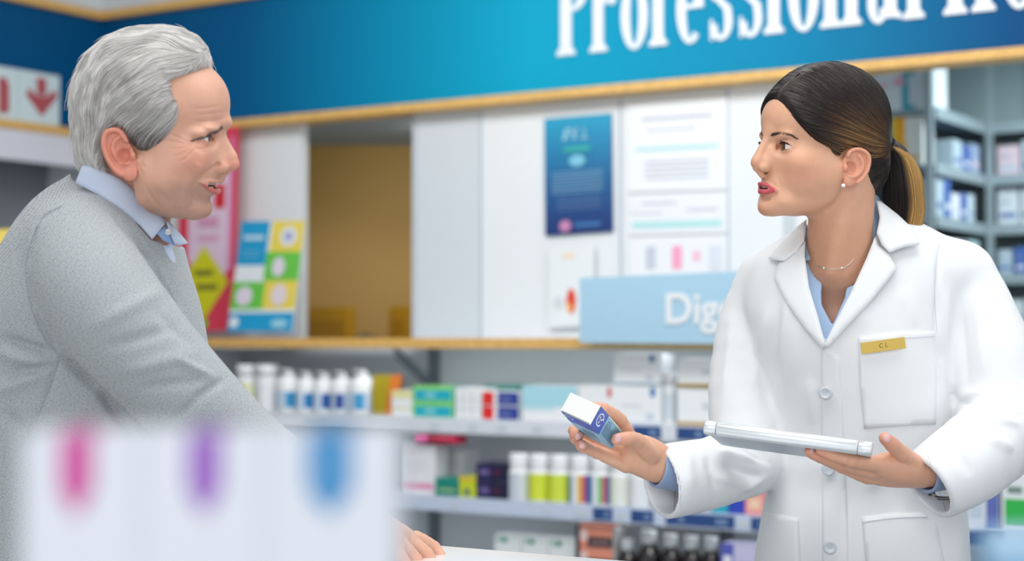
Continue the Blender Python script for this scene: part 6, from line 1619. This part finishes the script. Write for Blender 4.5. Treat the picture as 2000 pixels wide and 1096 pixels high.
    SF = [
        (216, 413, 299, 514, 4, -4), (299, 514, 358, 640, 4, -4), (250, 430, 322, 530, 4, 3), (318, 521, 358, 600, 5, -3), (306, 500, 350, 620, 8, 3),
        (130, 398, 72, 432, 4, -2), (72, 432, 50, 527, 4, -2.5), (50, 527, 64, 610, 4, -2.5), (64, 610, 112, 690, 5, -4),
        (112, 690, 190, 760, 7, -8), (190, 760, 262, 850, 9, -9), (0, 660, 112, 696, 10, -7), (0, 690, 100, 712, 12, 5), (10, 730, 120, 712, 8, -4), (-20, 770, 90, 730, 12, 4), (0, 800, 60, 850, 12, -3),
        (115, 700, 84, 790, 5, -3), (84, 790, 30, 900, 5, -3),
        (180, 640, 330, 560, 14, 3), (200, 680, 350, 640, 12, -3), (230, 730, 380, 690, 14, 3), (270, 760, 400, 740, 10, -3), (300, 600, 380, 680, 12, -3), (340, 700, 420, 740, 8, 4), (260, 500, 340, 640, 16, -2), (380, 780, 440, 740, 8, -4), (330, 830, 400, 770, 10, -3), (300, 420, 340, 520, 9, -2)]
    sv = fold(sv, so, [w_[:5] + (w_[5] * 1.6,) for w_ in SF])
    sweater = mchild(mesh_obj('sweater', sv, so, SW, None, True))
    SBV = bvh_of(sv, so)
    rib = mat('sweater_rib', (166, 174, 180), .9)
    for pts in ([(120, 402), (84, 424), (58, 480), (50, 530), (58, 590), (80, 650), (112, 692)], [(115, 700), (100, 750), (76, 806)]):
        s_ = seam('seam', pts, SBV, .0007, rib, .0004); s_.parent = sweater; s_.matrix_parent_inverse = Matrix.Identity(4)
    # shirt and collar
    def mh_hull(p):
        p = p.astype(np.float32); d = chain(p, [(*Pm(205, 330, 2.325), 66), (*Pm(196, 400, 2.345), 82), (*Pm(180, 500, 2.36), 120)], 6)
        return smin(d, chain(p, [(*Pm(296, 440, 2.34), 26), (*Pm(300, 520, 2.36), 40)]), 25)
    xv, xq = surface(mh_hull, (-820, 2150, 1250), (-380, 2620, 1560), 5); MB_ = bvh_of(xv / 1000, xq)
    MSH = cloth('shirt_pale_blue', (206, 218, 240), .7, 1900, .2)
    def mshirt(p):
        p = p.astype(np.float32); d = mh_hull(p) + 9
        u, v_, dep = px_of(p); cut = poly2(u, v_, [(60, 420), (120, 385), (150, 366), (172, 352), (235, 372), (300, 415), (330, 446), (460, 440), (420, 150), (60, 150)]) * .7
        return smax(d, -cut.astype(np.float32), 2)
    v_, q_ = surface(mshirt, (-820, 2150, 1250), (-380, 2620, 1520), 3.2); v_, q_ = keep_big(v_, q_)
    msh = mchild(mesh_obj('shirt', v_ / 1000, orient(v_, q_), MSH, None, True))
    def mpart(o, par): o.parent = par; o.matrix_parent_inverse = Matrix.Identity(4)
    mpart(patch('collar', [(160, 324), (176, 322), (202, 334), (236, 350), (268, 374), (300, 404), (326, 434), (312, 450), (297, 468), (272, 440), (236, 410), (190, 380), (147, 357)], MB_, .010, .004, MSH, 6, puff=3), msh)
    mpart(patch('collar', [(324, 432), (334, 436), (352, 456), (368, 475), (352, 480), (340, 476), (330, 452)], MB_, .016, .004, MSH, 5, puff=2), msh)
    mpart(patch('button_stand', [(306, 456), (324, 441), (338, 452), (344, 470), (342, 480), (318, 470)], MB_, .010, .003, cloth('shirt_inner_blue', (140, 170, 216), .7), 5, puff=1.5), msh)
    rr_ = P(328, 453, 1) - C0; rr_ /= np.linalg.norm(rr_); h = MB_.ray_cast(Vector(C0), Vector(rr_))
    m_ = MB(); m_.lathe([(.0002, -.001), (.0042, -.001), (.005, 0), (.0042, .0014), (.003, .0010), (.0002, .0009)], mat('button_pearl', (214, 216, 220), .2, coat=.8), n=24); o = m_.build('button')
    if h[0]: o.location = h[0] - Vector(rr_) * .0145
    o.rotation_euler = Vector((.1, -1, .25)).to_track_quat('Z', 'Y').to_euler(); mpart(o, msh)
    # body: head and hand in one surface
    Bv, Bq, bt = [], [], []; n = 0
    w, q, t = MAN_SKIN; Bv.append(w); Bq.append(q); bt.append(t); n = len(w)
    w, q, t = MHn; Bv.append(w); Bq.append(orient(w, q) + n); bt.append(t); n += len(w)
    def munder(p):
        p = p.astype(np.float32)
        d = chain(p, [(*Pm(160, 500, 2.27), 44), (*Pm(325, 735, 2.24), 40), (*Pm(500, 890, 2.30), 36), (*Pm(640, 990, 2.40), 32)], 8)
        d = np.minimum(d, chain(p, [(*Pm(185, 520, 2.56), 42), (*Pm(165, 700, 2.62), 38), (*Pm(240, 905, 2.62), 34), (*Pm(340, 1020, 2.60), 30), (*Pm(400, 1065, 2.58), 26)], 8))
        return smin(d, chain(p, [(*Pm(165, 500, 2.30), 44), (*Pm(185, 490, 2.42), 66), (*Pm(185, 520, 2.55), 44)], 10), 14)
    av, aq = surface(munder, (-760, 2150, 880), (-180, 2720, 1500), 5); Bv.append(av / 1000); Bq.append(orient(av, aq) + n); bt.append(np.tile(np.array(lin((214, 160, 132))), (len(av), 1)))
    body = mchild(mesh_obj('body', np.concatenate(Bv), np.concatenate(Bq), skin_material('skin_man', None), None, True)); set_colors(body, np.concatenate(bt))
    # face details
    for s in (1, -1):
        c = MK['eye']; mchild(eye_mesh(MH, (c[0], c[1] * s, c[2]), 12.4, (1, -.10, .02), (72, 52, 44), None, 5.8, 2.2))
        eb = [(103, 13 * s, 20.5), (98, 21 * s, 21), (90, 31 * s, 16.5), (79, 41 * s, 11), (64, 51 * s, 5)]
        mchild(brow_strands(MH, eb, 360, 5 + s, (120, 110, 104), 7.0, None, 2.6, (.95, .05, .25), fn=lambda p: mfn(p), rad=.00026))
        E = np.array(MK['eye']) * (1, s, 1); lash = []
        for k in range(8):
            az = -.85 + 1.75 * k / 7; t_ = max(0, 1 - (az / 1.12) ** 2) ** .8; el = .30 * t_ + .02
            lash.append(E + 13.6 * np.array([math.cos(el) * math.cos(az), s * math.cos(el) * math.sin(az), math.sin(el)]))
        mchild(brow_strands(MH, lash, 60, 8 + s, (60, 50, 48), 3.5, None, .25, (.1, -.1, 1), 'eyelashes', .00018, curl=.3))
    hw, hq_ = MHAIR; mh = mchild(mesh_obj('hair', hw, orient(hw, hq_), mat('hair_base_grey', (176, 172, 170), .6, noise=.2, nscale=260), None, True))
    o = strands('hair_strands', *MSTR, hair_material('hair_fibre_grey', .45) if False else hair_material('hair_fibre'), mh)
    tv = []; tf = []
    for row, z0, dz_, n_ in ((0, -52.0, 1, 10), (1, -60.3, -1, 10)):
        for k in range(n_):
            a = -1.1 + 2.2 * (k + .5) / n_; c_ = np.array([(61 if row == 0 else 58) + 22 * math.cos(a), 21 * math.sin(a), z0]); b_ = len(tv); tn = np.array([-math.sin(a), math.cos(a), 0]); nn = np.array([math.cos(a), math.sin(a), 0])
            for dz, tk in ((4 * dz_, 1.8), (-1.6 * dz_, 1.8), (-3.0 * dz_, 1.2)):
                for du in (-2.35, -1.3, 1.3, 2.35): tv.append(c_ + tn * du + np.array([0, 0, dz]) + nn * (tk if abs(du) < 2 else tk - .8))
            for i in range(2):
                for j in range(3): tf.append((b_ + i * 4 + j, b_ + i * 4 + j + 1, b_ + (i + 1) * 4 + j + 1, b_ + (i + 1) * 4 + j))
    mchild(mesh_obj('teeth', MH.world(tv), tf, mat('tooth_ivory', (226, 214, 190), .25), None, True))
    # trousers and shoes, below the frame
    TRM = mat('trousers_charcoal', (56, 60, 68), .85, bump=.2, bscale=900)
    def mlegs(p):
        p = p.astype(np.float32); d = None
        for s in (-1, 1):
            c = chain(p, [(-800, 2400 + 95 * s, 900, 96), (-760, 2395 + 92 * s, 500, 66), (-800, 2395 + 92 * s, 110, 48)]); d = c if d is None else smin(d, c, 12)
        return smin(d, ell(p, (-805, 2400, 930), (125, 165, 120)), 30)
    tv_, tq_ = surface(mlegs, (-960, 2180, 60), (-620, 2620, 1060), 9); mchild(mesh_obj('trousers', tv_ / 1000, orient(tv_, tq_), TRM, None, True))
    for s in (-1, 1):
        def shoe(p):
            p = p.astype(np.float32); c = (-765, 2395 + 92 * s, 40); d = smin(ell(p, c, (122, 44, 38)), ell(p, (-810, c[1], 58), (52, 40, 52)), 12); return smax(d, 1 - p[:, 2], 1)
        bv, bq = surface(shoe, (-900, 2340 + 92 * s, -10), (-630, 2450 + 92 * s, 130), 6); mchild(mesh_obj('shoe', bv / 1000, orient(bv, bq), mat('shoe_brown', (92, 64, 48), .45), None, True))
# ================================================================== out-of-focus things nearest the camera
if 'front' in BUILD:
    # three hair-colour style cartons standing on a display, seen from the back of the shelf
    FW = mat('front_carton_white', (216, 221, 232), .5)
    Df = .68
    def fpt(u, v, D): return P(u, v, D)
    zt = P(400, 842, Df)[2]; zb = zt - .115
    xs = [(46, 277), (278, 519), (520, 776)]
    cols = [((200, 60, 150), 152, 40), ((148, 92, 190), 402, 42), ((64, 140, 196), 645, 56)]
    nm = ('magenta', 'violet', 'blue')
    for (a, b), (c, uc, wpx), nn in zip(xs, cols, nm):
        x0 = P(a, 900, Df)[0]; x1 = P(b, 900, Df)[0]; y = Df
        m = MB(); w = (x1 - x0) / 2; m.box(-w, w, 0, .05, 0, zt - zb, FW, .0015)
        xc = P(uc, 915, Df)[0] - (x0 + x1) / 2; hw = wpx / 2 / FPX * Df * 1.6; z0 = P(uc, 985, Df)[2] - zb; z1 = P(uc, 846, Df)[2] - zb
        m.add([(xc, -.0006, z0 - .005), (xc + hw, -.0006, z0 + .006), (xc + hw, -.0006, z1), (xc - hw, -.0006, z1), (xc - hw, -.0006, z0 + .006)], [(0, 1, 2, 3, 4)], mat('front_mark_' + nn, c, .5))
        m.add([(xc - hw, 0.0, zt - zb + .0006), (xc + hw, 0.0, zt - zb + .0006), (xc + hw, .05, zt - zb + .0006), (xc - hw, .05, zt - zb + .0006)], [(0, 1, 2, 3)], mat('front_mark_' + nn, c, .5))
        o = m.build('carton', None, ((x0 + x1) / 2, y, zb)); tag(o, 'blurred white carton with a %s stripe, nearest the camera' % nn, 'box', 'blurred white cartons in front')
    m = MB(); x0 = P(-300, 900, Df)[0]; x1 = P(775, 900, Df)[0]
    m.box(x0 - .1, x1 + .002, Df - .01, Df + .25, zb - .02, zb, FW, .002); tag(m.build('display_shelf'), 'blurred white shelf under the striped cartons in front', 'shelf')
    m = MB(); m.box(x0 - .1, x1, Df, Df + .24, 0, zb - .02, FW, .002); tag(m.build('display_cabinet'), 'white display cabinet below the striped cartons in front', 'cabinet')
    xa = P(1940, 1040, .80)[0]; xb = P(2120, 1040, .80)[0]; zt2 = P(1950, 1046, .80)[2]
    m = MB(); m.box(xa, xb, .80, .835, zt2 - .10, zt2, mat('front_bin_blue', (118, 170, 212), .5), .003); m.box(xa - .004, xb, .795, .80, zt2 - .012, zt2 + .004, mat('front_bin_rim', (168, 204, 232), .5), .001)
    tag(m.build('storage_bin'), 'blurred pale blue bin at the lower right corner', 'bin')
    m = MB(); m.box(xa, xb + .1, .78, .86, 0, zt2 - .10, FW, .003); tag(m.build('display_stand'), 'white stand under the pale blue bin', 'stand')
